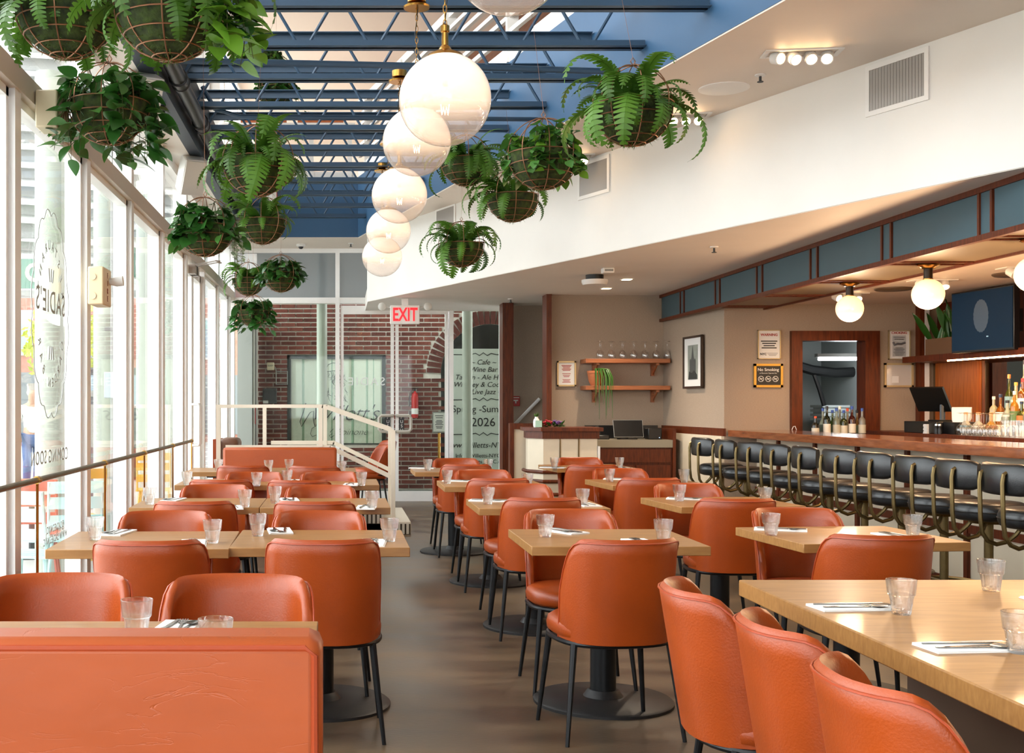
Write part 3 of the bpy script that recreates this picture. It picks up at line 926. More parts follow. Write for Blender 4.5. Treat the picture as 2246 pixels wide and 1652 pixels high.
for i, (d, lab) in enumerate(((9.6, 'opal globe light under the canopy nearest the kitchen doorway'), (8.32, 'opal globe light under the canopy in front of the television'), (7.05, 'opal globe light under the canopy cut by the picture edge'), (5.78, 'opal globe light under the canopy outside the picture edge'))):
    g = thing('globe_light', lab, 'ceiling light', (4.13, d, 2.335), group='opal globes under the bar canopy')
    MB().lathe([(0, 0), (.075, 0), (.078, -.008), (.05, -.02), (.045, -.028), (0, -.028)][::-1], 20).obj('canopy_plate', M_BRASS, g)
    MB().lathe([(0, -.1), (.03, -.1), (.03, -.03), (0, -.03)], 16).obj('socket', mat('dark_bronze', '2E2218', .3, metal=.7), g)
    MB().lathe([(.034, -.108), (.034, -.1), (0, -.1)], 16).obj('collar', M_BRASS, g)
    MB().lathe([(.108 * math.sin(a), -.208 - .108 * math.cos(a)) for a in [PI * i / 16 for i in range(17)]], 24).obj('globe', M_OPAL, g, smooth=60)

# ------------------------------------------------------------------ bar counter
def bar_x(d): return 4.02 + .038 * (12.3 - d)
t = thing('bar_counter', 'long bar counter with a polished brown wooden top', 'bar')
ya = 2.5
MB().prism([(bar_x(12.28), 12.28), (bar_x(12.28) + .62, 12.28), (bar_x(ya) + .62, ya), (bar_x(ya), ya)], 1.015, 1.085).obj('bar_top', M_BARTOP, t, smooth=None, bevel=.006)
MB().prism([(bar_x(12.28) + .3, 12.28), (bar_x(12.28) + .4, 12.28), (bar_x(ya) + .4, ya), (bar_x(ya) + .3, ya)], 0, 1.015).obj('front_panel', M_CREAM, t, smooth=None)
MB().prism([(bar_x(12.28) + .28, 12.28), (bar_x(12.28) + .3, 12.28), (bar_x(ya) + .3, ya), (bar_x(ya) + .28, ya)], .44, .5).obj('panel_rail', M_WALNUT, t, smooth=None)
MB().prism([(bar_x(12.28) + .28, 12.28), (bar_x(12.28) + .3, 12.28), (bar_x(ya) + .3, ya), (bar_x(ya) + .28, ya)], 0, .1).obj('kick_board', M_WALNUT, t, smooth=None)
for k in range(12):
    d = 11.7 - k * .82
    box('panel_stile', M_WALNUT, bar_x(d) + .275, d - .025, .0, bar_x(d) + .3, d + .025, 1.015, t)
hook = MB().tube([P(1737, 943, 12.2) + Vector((.0, 0, .0)), P(1740, 936, 12.2), P(1744, 935, 12.2), P(1747, 943, 12.2)], .004, 5).obj('bag_hook', M_PLW)
tag(hook, 'small white letter shaped clip standing on the bar top', 'clip')

# back bar: counter, side panel, upper shelf, mirror, led strip
t = thing('back_bar', 'back bar of amber wood with counter, upper shelf and mirror', 'back bar')
box('counter_top', M_WALNUT, 5.42, 4.5, 1.04, 6.1, 12.3, 1.08, t)
box('counter_front', M_WALNUT, 5.48, 4.5, 0, 5.52, 12.3, 1.04, t)
box('side_panel', M_PANELW, 6.13, 11.37, 1.08, 6.158, 12.2, 1.77, t)
box('back_panel', M_WALNUT, 6.2, 4.5, 1.77, 6.24, 12.3, 2.39, t)
box('mirror', mat('bar_mirror', 'B9AFA2', .03, metal=1.0), 6.16, 4.5, 1.08, 6.2, 12.3, 1.77, t)
box('upper_shelf', M_WALNUT, 5.72, 4.5, 1.77, 6.2, 12.05, 1.83, t)
box('corner_trim', M_PLW, 6.02, 12.2, 1.08, 6.07, 12.29, 2.39, t)
box('corner_post', M_WALNUT, 5.97, 12.2, 1.08, 6.02, 12.29, 2.39, t)
box('led_strip', M_LED, 5.74, 4.5, 1.758, 5.755, 11.2, 1.768, t)
mb = MB()
for k, (x0, z) in enumerate(((5.75, 1.17), (5.87, 1.28), (5.99, 1.38))):
    mb.box(x0, 6.0, 1.08, 6.12, 10.6, z)
mb.obj('bottle_steps', mat('glass_steps', 'D8C9A8', .3, emit=.5, emit_hex='FFE3B5'), t, smooth=None)
# television on the upper shelf
t = thing('television', 'wall television with a dark blue screen above the back bar', 'television', (5.66, 10.42, 2.09), .1)
box('bezel', M_BLACK, -.02, -.43, -.275, .035, .43, .275, t, bevel=.005)
box('screen', mat('tv_blue', '072033', .55, spec=.2, emit=.05, emit_hex='17557E'), -.024, -.415, -.255, -.02, .415, .262, t)
pts = []
for k in range(64):
    a = 2 * PI * k / 64
    r = 1 + .05 * abs(math.sin(10 * a))
    pts.append((.1 * r * math.cos(a), .14 * r * math.sin(a)))
MB().prism(pts, 0, .002, Matrix.Translation((-.024, .0, .04)) @ Matrix.Rotation(-PI / 2, 4, 'Z') @ Matrix.Rotation(PI / 2, 4, 'X')).obj('emblem', mat('tv_grey', '37495A', .4, emit=.05, emit_hex='8093A4'), t, smooth=None)
box('standby_mark', mat('tv_mark', '88AAB8', emit=.4), -.026, -.1, -.15, -.024, -.075, -.14, t)
box('mount', M_BLACK, .03, -.1, -.1, .3, .1, .1, t)
t = thing('planter_box', 'brown planter with broad dark leaves beside the television', 'planter', (5.88, 11.42, 1.83))
box('box', mat('planter_brown', '6B4A2E', .6), -.1, -.3, 0, .1, .28, .16, t)
bl = MB()
n = 8
for i in range(n + 1):
    w = .045 * math.sin(PI * (.08 + .92 * i / n)) ** .8
    z = .42 * i / n
    y = .06 * (i / n) ** 2
    bl.v += [(-w, y, z), (0, y + .01, z), (w, y, z)]
for i in range(n):
    for k in (0, 1):
        bl.f.append((i * 3 + k, i * 3 + k + 1, i * 3 + k + 4, i * 3 + k + 3))
blm = bl.mesh('broad_leaf', M_LEAF, 60)
for k in range(16):
    link('broad_leaf', blm, t, (random.uniform(-.07, .06), -.26 + k * .033, .13), (random.uniform(-.5, .5), random.uniform(-.5, .2), random.uniform(0, 6.3)), scale=random.uniform(.7, 1.05))
t = frame('white_frame', 'white framed picture behind the planter on the upper shelf', 'frame', (6.18, 10.98, 2.18), .22, .3, M_PLW, mat('frame_grey', '9A9A98', .3), rz=-PI / 2)
t = thing('menu_board', 'black framed board on the back bar at the picture edge', 'menu board', (6.14, 8.7, 1.6))
box('frame', M_BLACK, -.02, -.3, -.2, 0, .3, .2, t)
lines_ = MB()
for k in range(6):
    lines_.box(-.022, -.25 + k * .09, -.15, -.02, -.21 + k * .09, .15)
lines_.obj('chalk_lines', M_DGREY, t, smooth=None)

# cash register on the back counter
t = thing('cash_register', 'black point of sale screen on a cash drawer', 'cash register', (5.62, 11.15, 1.08))
box('cash_drawer', M_BLACK, -.16, -.3, 0, .2, .32, .11, t, bevel=.006)
RM = Matrix.Translation((-.02, .08, .32)) @ Matrix.Rotation(.5, 4, 'Z') @ Matrix.Rotation(-.55, 4, 'Y')
MB().box(-.012, -.17, -.13, .012, .17, .13, RM).obj('screen', M_BLACK, t, smooth=None)
MB().cyl((.05, .0, .11), (.06, .02, .28), .025, 8).box(-.03, -.09, .11, .14, .11, .125).obj('stand', M_BLACK, t)
t = thing('receipt_stack', 'stack of white paper slips in front of the cash drawer', 'papers', (5.47, 11.02, 1.08))
for k in range(8):
    box('slip', M_PAPER, -.03 + .003 * (k % 3), -.035, k * .011, .03 + .002 * (k % 2), .035, k * .011 + .009, t)
for k, y in enumerate((10.86, 10.8)):
    t = thing('salt_shaker', 'black shaker beside the paper slips, %s from them' % ORD[k], 'shaker', (5.47, y, 1.08))
    MB().lathe([(.02, 0), (.022, .03), (.018, .07), (.02, .075)], 12).obj('body', M_BLACK, t)
    MB().lathe([(.02, .075), (.018, .092), (0, .096)], 12).obj('cap', M_STEEL, t)
t = thing('card_box', 'white cards sticking out of a small holder by the cash register', 'cards', (5.6, 10.74, 1.19))
for k in range(4):
    MB().box(-.08, -.002, 0, .08, .002, .11, Matrix.Translation((.02 * k, -.05 + .03 * k, .01 * k)) @ Matrix.Rotation(-1.1 + .2 * k, 4, 'Z') @ Matrix.Rotation(.2 * k - .3, 4, 'X')).obj('card', M_PAPER, t, smooth=None)
box('holder', M_BLACK, -.08, -.1, -.11, .1, .1, 0, t)

# ------------------------------------------------------------------ bottles
def bottle_mesh(r, h, kind):
    if kind == 0:      # tall straight shoulder
        pf = [(r * .9, 0), (r, .008), (r, h * .55), (r * .85, h * .62), (r * .35, h * .7), (r * .33, h * .93)]
    elif kind == 1:    # squat with long neck
        pf = [(r * .95, 0), (r * 1.05, .01), (r * 1.05, h * .4), (r * .8, h * .52), (r * .32, h * .62), (r * .3, h * .93)]
    else:              # round
        pf = [(r * .7, 0), (r * 1.1, h * .15), (r * 1.15, h * .3), (r * .8, h * .5), (r * .36, h * .62), (r * .36, h * .9)]
    return MB().lathe(pf + [(0, pf[-1][1])], 14).mesh('glass_body', M_GLASS)


BCOL = {}
def bcol(h):
    if h not in BCOL:
        BCOL[h] = mat('bottle_' + h, h, .08, spec=.6, trans=.55)
    return BCOL[h]


LCOL = ['EFE6D2', 'E6C75A', 'D8D8D0', '7FA8B8', 'C9783C', 'F0EFE8', '2E4F8A', '5D7A4A']
def bottle(x, y, z, r, h, kind, glass, capc, labc, label, group):
    b = thing('liquor_bottle', label, 'bottle', (x, y, z), random.uniform(0, 6.28), group)
    me = bottle_mesh(r, h, kind)
    me.materials[0] = bcol(glass)
    link('glass_body', me, b)
    nr = r * .4
    MB().lathe([(nr, h * .9), (nr, h), (nr * .8, h * 1.01), (0, h * 1.01)], 10).obj('cap', mat('cap_' + capc, capc, .4), b)
    MB().lathe([(r * 1.07, h * .12), (r * 1.075, h * .42)], 14).obj('label_band', mat('label_' + labc, labc, .6), b)
    return b


GL = ['D9CFA8', 'C98A2A', 'E4E2D4', '9A5A16', '7E1F12', '4E5A1E', 'C8D4C4', 'D8A544']
CP = ['E8E2D8', 'D98A50', '23324F', 'C9A24E', '1E1E20', 'B03030']
rows = [(5.81, 1.17, .25, 1.02), (5.93, 1.28, .29, .98), (6.05, 1.38, .31, .94)]
NAMES = {'D9CFA8': 'straw', 'C98A2A': 'amber', 'E4E2D4': 'clear', '9A5A16': 'brown', '7E1F12': 'red', '4E5A1E': 'green', 'C8D4C4': 'mint', 'D8A544': 'honey'}
for ri, (x, z, h, q) in enumerate(rows):
    for k in range(15):
        gi = (k * 3 + ri * 5 + k // 4) % len(GL)
        g = GL[gi]
        bottle(x, 10.53 - k * .108 - ri * .03, z, .034 + .004 * (k % 3), h * (1 + .18 * math.sin(k * 2.7 + ri)), (k + ri) % 3, g, CP[(k * 2 + ri) % 6], LCOL[(k * 5 + ri * 3) % 8],
               '%s bottle, %s from the cash register in the %s row of the back bar' % (NAMES[g], ORD[k], ('front', 'middle', 'rear')[ri]), 'spirit bottles on the back bar')
for k in range(4):
    bottle(5.6 + .06 * (k % 2), 10.6 - k * .1, 1.08, .045, .2, 2, GL[[2, 3, 2, 7][k]], 'D8A06A', LCOL[[3, 1, 5, 4][k]], 'squat round stoppered bottle, %s along the front of the back counter' % ORD[k], 'stoppered bottles on the back counter')
# bottles in the speed rail in front of the doorway
t = thing('speed_rail', 'dark shelf of mixing bottles in front of the kitchen doorway', 'shelf', (0, 11.9, 1.0))
box('tray', M_DGREY, XP(1775, 11.9), -.12, 0, XP(1915, 11.9), .12, .03, t)
for k, px in enumerate((1785, 1801, 1810, 1822, 1831, 1838, 1847, 1855, 1865, 1876, 1887)):
    g = ['2A2A22', '9AA696', '1D2A1A', '3A5A2C', '9AA696', '8E968E', '3A441A', 'A9A088', '4E1812', '7A5A22', 'A4A29A'][k]
    bottle(XP(px, 11.9 + .08 * (k % 2)), 11.86 + .08 * (k % 2), 1.03, .034, .26 - .06 * (k == 0) + .02 * (k % 3), k % 2, g, ['C9502A', '2E4FA0', '1E1E20', '2E4FA0', '2E4FA0', 'E8E2D8', '2E4FA0'][k % 7], ['C9C4B4', '2E3A2C', 'D8D4C8', '3A4A38', 'B8B4A4', '4A3A2C'][k % 6],
           'mixing bottle before the kitchen doorway, %s from the picture wall' % ORD[k], 'mixing bottles before the kitchen doorway')
# upturned stem glasses and rows of tumblers on the back counter
for k in range(16):
    r_, c_ = divmod(k, 8)
    tag(link('wine_glass', wg, None, (5.5 + r_ * .09, 10.5 - c_ * .085 - r_ * .04, 1.0805), scale=.95), 'upturned stem glass on the back counter, %s in the %s row' % (ORD[c_], ('front', 'second')[r_]), 'wine glass', 'upturned stem glasses on the back counter')
hb = MB().lathe([(.034, 0), (.036, .1), (.037, .14), (.0345, .14), (.032, .012), (0, .01)], 16, flute=lambda i, k: .96 if k % 2 else 1).mesh('highball_glass', M_WATER)
for k in range(18):
    r_, c_ = divmod(k, 9)
    tag(link('highball_glass', hb, None, (5.5 + r_ * .085, 9.8 - c_ * .085, 1.0805)), 'tall tumbler on the back counter, %s in the %s row' % (ORD[c_], ('front', 'second')[r_]), 'glass', 'tumblers on the back counter')
tag(box('bar_mat', M_BLACK, 5.44, 9.0, 1.0795, 5.66, 10.56, 1.0803), 'thin black mat under the glasses on the back counter', 'mat')

# ------------------------------------------------------------------ brick wall beyond the glass doors
YW = 18.6
bw = struct(box('wall_brick', M_MORTAR, -1.3, YW + .012, -.1, 4.5, YW + .3, 3.9), 'red brown brick wall beyond the glass doors')
win = (XP(630, YW), XP(846, YW), HC - (975 - PY) * YW / F, HC - (779 - PY) * YW / F)
arch_c, arch_r, arch_R = (2.36, 1.83), .77, 1.0
BL, BH, PL, PH = .22, .053, .236, .0725
slots = []
nrow = int(3.0 / PH)
for r in range(nrow):
    z = .03 + r * PH
    off = 0 if r % 2 == 0 else PL / 2
    x = -1.27 - off
    while x < 2.6:
        x0, x1 = max(x, -1.28), min(x + BL, 2.7)
        if x1 - x0 > .05:
            cuts = [(x0, x1)]
            if z + BH > win[2] and z < win[3]:
                cuts = [(a, b) for a, b in ((x0, min(x1, win[0])), (max(x0, win[1]), x1)) if b - a > .04]
            for a, b in cuts:
                cx, cz = (a + b) / 2, z + BH / 2
                if arch_c[1] - .1 < cz < arch_c[1] + arch_R + .03:
                    hw_ = math.sqrt(max(0, (arch_R + .01) ** 2 - (max(z, arch_c[1]) - arch_c[1]) ** 2))
                    if b > arch_c[0] - hw_:
                        b = arch_c[0] - hw_
                    if b - a < .03:
                        continue
                if cx > 1.65 and cz < arch_c[1] - .05:
                    continue
                slots.append((a, b, z))
        x += PL
vis = [s for s in slots if 660 < PY - (s[2] - HC) * F / YW < 1080]
vis.sort(key=lambda s: (abs(s[1] - s[0] - BL) > .01, abs(s[2] - 1.3)))
pick = set(vis[:290])
bmesh_full = [MB().box(-BL / 2, -.014, 0, BL / 2, .012, BH).mesh('brick', m, None) for m in (M_BRICK, M_BRICK2)]
rest = MB()
for s in slots:
    a, b, z = s
    if s in pick:
        w = b - a
        link('brick', bmesh_full[random.random() < .4], bw, ((a + b) / 2, YW, z), scale=(w / BL, random.uniform(.8, 1.2), 1))
    else:
        rest.box(a, YW - .012, z, b, YW + .012, z + BH)
ro = rest.obj('brick_courses', M_BRICK, bw, smooth=None)
ro['kind'] = 'stuff'
vm = MB().box(-.036, -.02, 0, .036, .012, arch_R - arch_r - .012).mesh('arch_brick', M_BRICK2, None)
for k in range(30):
    a = PI * (k + .5) / 30
    link('arch_brick', vm, bw, (arch_c[0] + (arch_r + .006) * math.cos(a), YW, arch_c[1] + (arch_r + .006) * math.sin(a)), (0, PI / 2 - a, 0))
# dark arched opening
pts = [(arch_c[0] + arch_r * math.cos(PI * k / 24), arch_c[1] + arch_r * math.sin(PI * k / 24)) for k in range(25)] + [(arch_c[0] - arch_r, 0), (arch_c[0] + arch_r, 0)]
ao = MB().prism([(x, -z) for x, z in pts], 0, .03, Matrix.Translation((0, YW - .005, 0)) @ Matrix.Rotation(-PI / 2, 4, 'X') @ Matrix.Identity(4))
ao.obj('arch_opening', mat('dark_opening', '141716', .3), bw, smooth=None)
# curtained window in the brick wall
wn = struct(thing('window_1', '', '', (0, YW - .02, 0)), 'dark framed window with pale green curtains in the brick wall')
del wn['category']
fw = .06
mb = MB().box(win[0], 0, win[2], win[1], .05, win[2] + fw * .3).box(win[0], 0, win[3] - fw, win[1], .05, win[3]).box(win[0], 0, win[2], win[0] + fw, .05, win[3]).box(win[1] - fw, 0, win[2], win[1], .05, win[3])
mb.obj('window_frame', mat('dark_green_frame', '1C2622', .5), wn, smooth=None)
n = 90
cv = MB()
for i in range(n + 1):
    x = win[0] + fw + (win[1] - win[0] - 2 * fw) * i / n
    y = .05 + .02 * math.sin(i * .9) + .012 * math.sin(i * .37 + 1)
    cv.v += [(x, y, win[2] + .02), (x, y, win[3] - fw)]
for i in range(n):
    cv.f.append((2 * i, 2 * i + 2, 2 * i + 3, 2 * i + 1))
cv.obj('curtain', mat('sage_curtain', '8FA18C', .8), wn, smooth=70)
box('pane', pane_mat('bistro_pane', (.93, .97, .94)), win[0] + fw, .012, win[2] + .02, win[1] - fw, .018, win[3] - fw, wn)
ys = .008
text('script_name', "Willett's", .36, M_INK, wn, (.05, ys, 1.2), shear=.45, offset=-.006, space=.9)
text('script_line', 'Epinone', .15, M_INK, wn, (.19, ys, .91), shear=.45, offset=-.003, space=1.0)
def stroke(pts, r, nm='script_stroke'):
    p = [Vector((XP(a, YW), ys, HC - (b - PY) * YW / F)) for a, b in pts]
    return MB().tube(p, r, 5).obj(nm, M_INK, wn)
stroke([(671, 884), (665, 905), (658, 925), (661, 936), (668, 925), (680, 905), (688, 902), (687, 918), (690, 934), (698, 928)], .006)
stroke([(695, 933), (684, 940), (681, 952), (685, 958), (694, 954)], .004)
stroke([(731, 941), (724, 948), (729, 951), (722, 956), (726, 960), (733, 955)], .004)
# sketched hatching above the name
rr = random.Random(3)
for k in range(46):
    a = rr.uniform(718, 760)
    b = 812 + rr.uniform(0, 62)
    stroke([(a, b), (a + rr.uniform(-4, 5), b + rr.uniform(4, 9)), (a + rr.uniform(-7, 7), b + rr.uniform(8, 16))], rr.uniform(.0015, .004), 'sketch_line')
stroke([(716, 808), (720, 800), (730, 796), (744, 797), (752, 804), (754, 812), (716, 815)], .004, 'sketch_line')
# notices and boxes on the brick wall
t = thing('wall_mailbox', 'black wall mailbox with a white label on the brick wall', 'mailbox', P(592, 869, 18.55))
box('body', M_DGREY, -.11, -.1, -.12, .11, 0, .12, t, bevel=.008)
box('flap', M_BLACK, -.09, -.11, -.07, .09, -.1, .09, t)
box('name_label', M_PAPER, -.1, -.112, -.115, -.02, -.1, -.07, t)
t = thing('intercom_box', 'small beige alarm box above the mailbox', 'alarm box', P(594, 804, 18.55))
box('body', M_BEIGEP, -.055, -.08, -.06, .055, 0, .06, t, bevel=.006)
text('mark', 'ALARM', .028, M_DGREY, t, (0, -.082, .01))
MB().tube([(.06, -.04, .0), (.085, -.03, -.06), (.085, -.03, -.28), (.26, -.03, -.28), (.26, -.03, -.08), (.09, -.03, -.08)], .011, 6).obj('conduit', M_GREY, t)
t = thing('fire_extinguisher', 'red fire extinguisher hanging on the brick wall', 'fire extinguisher', P(910, 917, 18.5))
MB().lathe([(.05, 0), (.055, .02), (.055, .33), (.04, .38), (.018, .4), (.018, .42), (0, .42)], 16).obj('cylinder', M_RED, t)
MB().lathe([(.056, .06), (.056, .15)], 16).obj('label_band', M_PAPER, t)
MB().box(-.012, -.012, .42, .012, .012, .46).box(-.05, -.012, .45, .05, .012, .465).tube([(0, 0, .44), (-.06, -.02, .42), (-.09, -.02, .3), (-.085, -.02, .18)], .009, 6).obj('valve', M_BLACK, t)
t = thing('menu_stand', 'brass menu stand with a printed sheet outside the exit door', 'menu stand', (XP(963, 17.3), 17.3, 0))
MB().cyl((0, 0, .02), (0, 0, .98), .018, 10).obj('pole', M_BRASS, t)
MB().lathe([(.15, 0), (.15, .015), (.03, .03), (.018, .04)], 20).obj('base', M_BRASS, t)
box('holder', M_GREY, -.1, -.02, .93, .1, 0, 1.24, t)
box('sheet', M_PAPER, -.085, -.025, .95, .085, -.02, 1.22, t)
lines(t, -.06, .06, [1.18, 1.15, 1.11, 1.09, 1.07, 1.05, 1.02, 1.0], .012, GINK, y=-.027)
# printed cafe sign
YS = 18.35
SX = XP(1060, YS)
t = thing('cafe_sign', 'tall grey green printed sign listing cafe, wine bar and live jazz', 'sign', (SX, YS, 0))
zb = lambda py: HC - (py - PY) * YS / F
box('board', mat('sign_grey_green', 'B4BBB0', .6), XP(985, YS) - SX, 0, 0, .62, .03, zb(765), t)
for s, py, sz, sh_ in (('~ Cafe ~', 795, .11, .25), ('~ Wine Bar ~', 811, .11, .25), ('~ Tavern - Ale House ~', 828, .11, .25), ('~ Whiskey & Cocktails ~', 844, .11, .25), ('~ Live Jazz ~', 860, .11, .25),
                    ('Spring -Summer', 898, .15, 0), ('2026', 927, .19, 0), ('www.Willetts-NYC.com', 977, .12, .25), ('Info@Willetts-NYC.com', 1000, .085, 0), ('@Willetts_NYC.com', 1013, .085, 0)):
    text('sign_line', s, sz, M_INK, t, (.0, -.003, zb(py)), shear=sh_)
for py in (778, 877, 953):
    z = zb(py)
    MB().tube([(-.5, -.004, z), (-.2, -.004, z), (-.12, -.004, z + .02), (-.06, -.004, z - .015), (0, -.004, z + .03), (.06, -.004, z - .015), (.12, -.004, z + .02), (.2, -.004, z), (.55, -.004, z)], .006, 5).obj('scroll_line', M_INK, t)
# pale columns between the doors and the brick wall, grey side door
COLM = mat('pale_green_column', 'B0B5A8', .45, var=.03, scale=4)
for k, px in enumerate((706, 1025)):
    struct(MB().cyl((XP(px, 17.0), 17.0, 0), (XP(px, 17.0), 17.0, 3.9), .075, 20).obj('column_back_%d' % (k + 1), COLM), ('round pale column behind the glass beside the curtained window', 'round pale column in front of the cafe sign')[k])
sd = struct(box('door_5', M_GREY, -1.52, 17.6, 0, -1.3, 18.5, 2.65), 'grey side door of the vestibule')
MB().box(-1.29, 17.7, .1, -1.27, 17.76, 2.5).box(-1.29, 18.3, .1, -1.27, 18.36, 2.5).obj('door_edge', M_FRAME, sd, smooth=None)
box('red_handle', M_RED, -1.3, 17.75, 1.05, -1.26, 17.8, 1.3, sd)
struct(box('ceiling_vestibule', M_GREY, -1.62, 16.6, 3.85, 4.5, 19, 3.95), 'grey ceiling beyond the glass doors')
VL = thing('vestibule_light', 'flat ceiling light above the vestibule beyond the doors', 'light', (1.0, 17.5, 2.9))

MB().box(-.5, -.08, 0, .5, .08, .03).obj('diffuser', mat('vestibule_lamp', 'F4FAFF', emit=5.0), VL, smooth=None)
MB().box(-.52, -.1, .03, .52, .1, .06).cyl((-.3, 0, .06), (-.3, 0, .95), .008, 6).cyl((.3, 0, .06), (.3, 0, .95), .008, 6).obj('housing', M_GREY, VL)

# ------------------------------------------------------------------ platform with steps and white railing
RIBC = mat('cream_ribbed_steel', 'D6CDBB', .5)
RAILC = mat('cream_rail_paint', 'E9DFCC', .45)
st = struct(box('floor_platform', RIBC, -1.45, 12.28, 0, -.1, 14.1, .42), 'raised cream platform behind the far booth')
rib = MB().box(-.013, -.012, .0, .013, 0, .105).mesh('rib', RIBC, None)
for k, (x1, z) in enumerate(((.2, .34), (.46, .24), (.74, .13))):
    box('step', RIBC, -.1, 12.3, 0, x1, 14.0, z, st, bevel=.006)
    box('riser_shade', mat('groove_shadow', '4E463A', .7), (-.1, .2, .46)[k], 12.292, z - .13, x1 - .005, 12.3, z - .02, st)  # dark sheet painted as the shade between the ribs
    x = (-.1, .2, .46)[k]
    while x < x1 - .01:
        link('rib', rib, st, (x + .02, 12.295, z - .125))
        x += .045
rg = thing('platform_railing', 'cream handrail along the platform and down its steps, nearer side', 'railing')
rf = thing('platform_railing', 'cream handrail down the far side of the platform steps', 'railing')
def rail(t, pts, w=.045, h=.035, m=RAILC):
    for a, b in zip(pts, pts[1:]):
        a, b = Vector(a), Vector(b)
        d = b - a
        L = d.length
        ang = math.atan2(d.z, d.x)
        MB().box(-.005, -w / 2, -h / 2, L + .005, w / 2, h / 2, Matrix.Translation(a) @ Matrix.Rotation(-ang, 4, 'Y')).obj('rail', m, t, smooth=None)
for t, d, dx, xs in ((rg, 12.42, 0, -1.29), (rf, 13.9, .03, -.9)):
    rail(t, [(xs, d, 1.33), (-.18 + dx, d, 1.33), (.56 + dx, d, 1.07)])
    rail(t, [(xs + .1, d, .9), (-.1 + dx, d, .9), (.56 + dx, d, .58)], .03, .045)
    for x, z0, z1 in ((xs + .02, .42, 1.32), (-.2 + dx, .42, 1.32), (.56 + dx, .12, 1.08)):
        box('post', RAILC, x - .022, d - .022, z0, x + .022, d + .022, z1, t)
t = thing('platform_bench', 'small brown bench back on the platform by the windows', 'bench', (-1.25, 13.2, .42))
box('back', mat('brown_vinyl', '6B4630', .5), -.1, 0, 0, .12, .5, .55, t, bevel=.05)
box('edge', M_LEATHER, -.16, -.02, 0, -.1, .5, .54, t)

# ------------------------------------------------------------------ exit sign, ceiling fittings
t = thing('exit_sign', 'lit exit sign with red letters hanging before the glass doors', 'exit sign', P(888, 691, 14.5))
box('housing', M_PLW, -.18, -.03, -.115, .18, .03, .118, t, bevel=.008)
text('letters', 'EXIT', .225, mat('exit_red', 'E0202A', .4, emit=1.0, emit_hex='E8161E'), t, (0, -.032, -.004), offset=.005, width=.66)
box('bracket', M_PLW, -.04, -.02, .118, .04, .02, .2, t)
for sx in (-1, 1):
    MB().lathe([(.05, 0), (.05, .03), (.035, .04), (0, .04)], 16, Matrix.Translation((sx * .28, -.01, .1)) @ Matrix.Rotation(PI / 2, 4, 'X')).obj('lamp_head', mat('lamp_lens', 'CFCFC8', .2), t)
    MB().tube([(sx * .18, 0, .09), (sx * .24, 0, .1)], .008, 6).obj('lamp_arm', M_PLW, t)

def vent(px, py, wpx, hpx, label):
    d = 6.304 / ((px - PX) / F + .396)
    x = band_x(d)
    z = HC - (py - PY) * d / F
    h = hpx * d / F
    w = .42
    t = thing('air_vent', label, 'vent', (x, d, z), group='louvred vents in the bulkhead')
    M = Matrix.Rotation(math.atan2(1, -.396), 4, 'Z')    # local x along the wall, local +y into the room
    mb = MB()
    for a in ((-w / 2 - .03, 0, -h / 2 - .03, w / 2 + .03, .012, -h / 2), (-w / 2 - .03, 0, h / 2, w / 2 + .03, .012, h / 2 + .03), (-w / 2 - .03, 0, -h / 2, -w / 2, .012, h / 2), (w / 2, 0, -h / 2, w / 2 + .03, .012, h / 2)):
        mb.box(*a, M)
    mb.obj('frame', M_WHITE, t, smooth=None)
    MB().box(-w / 2, .001, -h / 2, w / 2, .004, h / 2, M).obj('backing', mat('vent_dark', '4A4642', .6), t, smooth=None)
    n = 18
    for k in range(n):
        c = -w / 2 + (k + .5) * w / n
        MB().box(-.008, .003, -h / 2, .008, .006, h / 2, M @ Matrix.Translation((c, .004, 0)) @ Matrix.Rotation(.5, 4, 'Z')).obj('louvre', mat('vent_grey', 'A8A29A', .4, metal=.3), t, smooth=None)
vent(1968, 182, 117 * .40, 92, 'largest louvred air vent in the white bulkhead, by the picture edge')
vent(1303, 390, 61 * .40, 66, 'middle louvred air vent in the white bulkhead, beside the ivy basket')
vent(978, 479, 33 * .42, 42, 'small far louvred air vent in the white bulkhead')

def spot_bank(x, y, z, n, label, cat='spotlight', rz=0.0, tilt=.5, on=None):
    t = thing('spotlight_bank', label, 'spotlights', (x, y, z), rz, group='recessed spotlight banks')
    w = .1 * n
    mb = MB()
    for a in ((-w / 2 - .03, -.08, w / 2 + .03, -.06), (-w / 2 - .03, .06, w / 2 + .03, .08), (-w / 2 - .03, -.06, -w / 2, .06), (w / 2, -.06, w / 2 + .03, .06)):
        mb.box(a[0], a[1], -.008, a[2], a[3], 0)
    mb.obj('trim_plate', M_PLW, t, smooth=None)
    for k in range(n):
        c = -w / 2 + (k + .5) * w / n
        M = Matrix.Translation((c, 0, -.03)) @ Matrix.Rotation(tilt * (1 if k else 1.3), 4, 'X') @ Matrix.Rotation(.25 * (k - n / 2), 4, 'Y')
        s = MB().lathe([(.03, .03), (.038, .02), (.038, -.04), (.032, -.04), (.03, -.03), (0, -.03)], 16, M).obj('lamp_head', M_PLW, t)
        if on is None or k in on:
            MB().lathe([(.03, -.034), (0, -.034)], 16, M).obj('lens', M_SPOT, s)
    return t
spot_bank(2.83, 7.26, ZC, 4, 'bank of four white spotlights on the high ceiling, nearest the camera', rz=-.12, tilt=-.9)
spot_bank(2.53, 8.85, ZC, 4, 'bank of white spotlights behind the large right fern basket', rz=-.12, tilt=-.9)
spot_bank(1.98, 10.3, ZC, 4, 'bank of white spotlights above the ivy basket', rz=-.12, tilt=-.9)
spot_bank(4.75, 11.1, 2.39, 3, 'bank of three lit spotlights on the bar ceiling by the doorway', tilt=-.8)
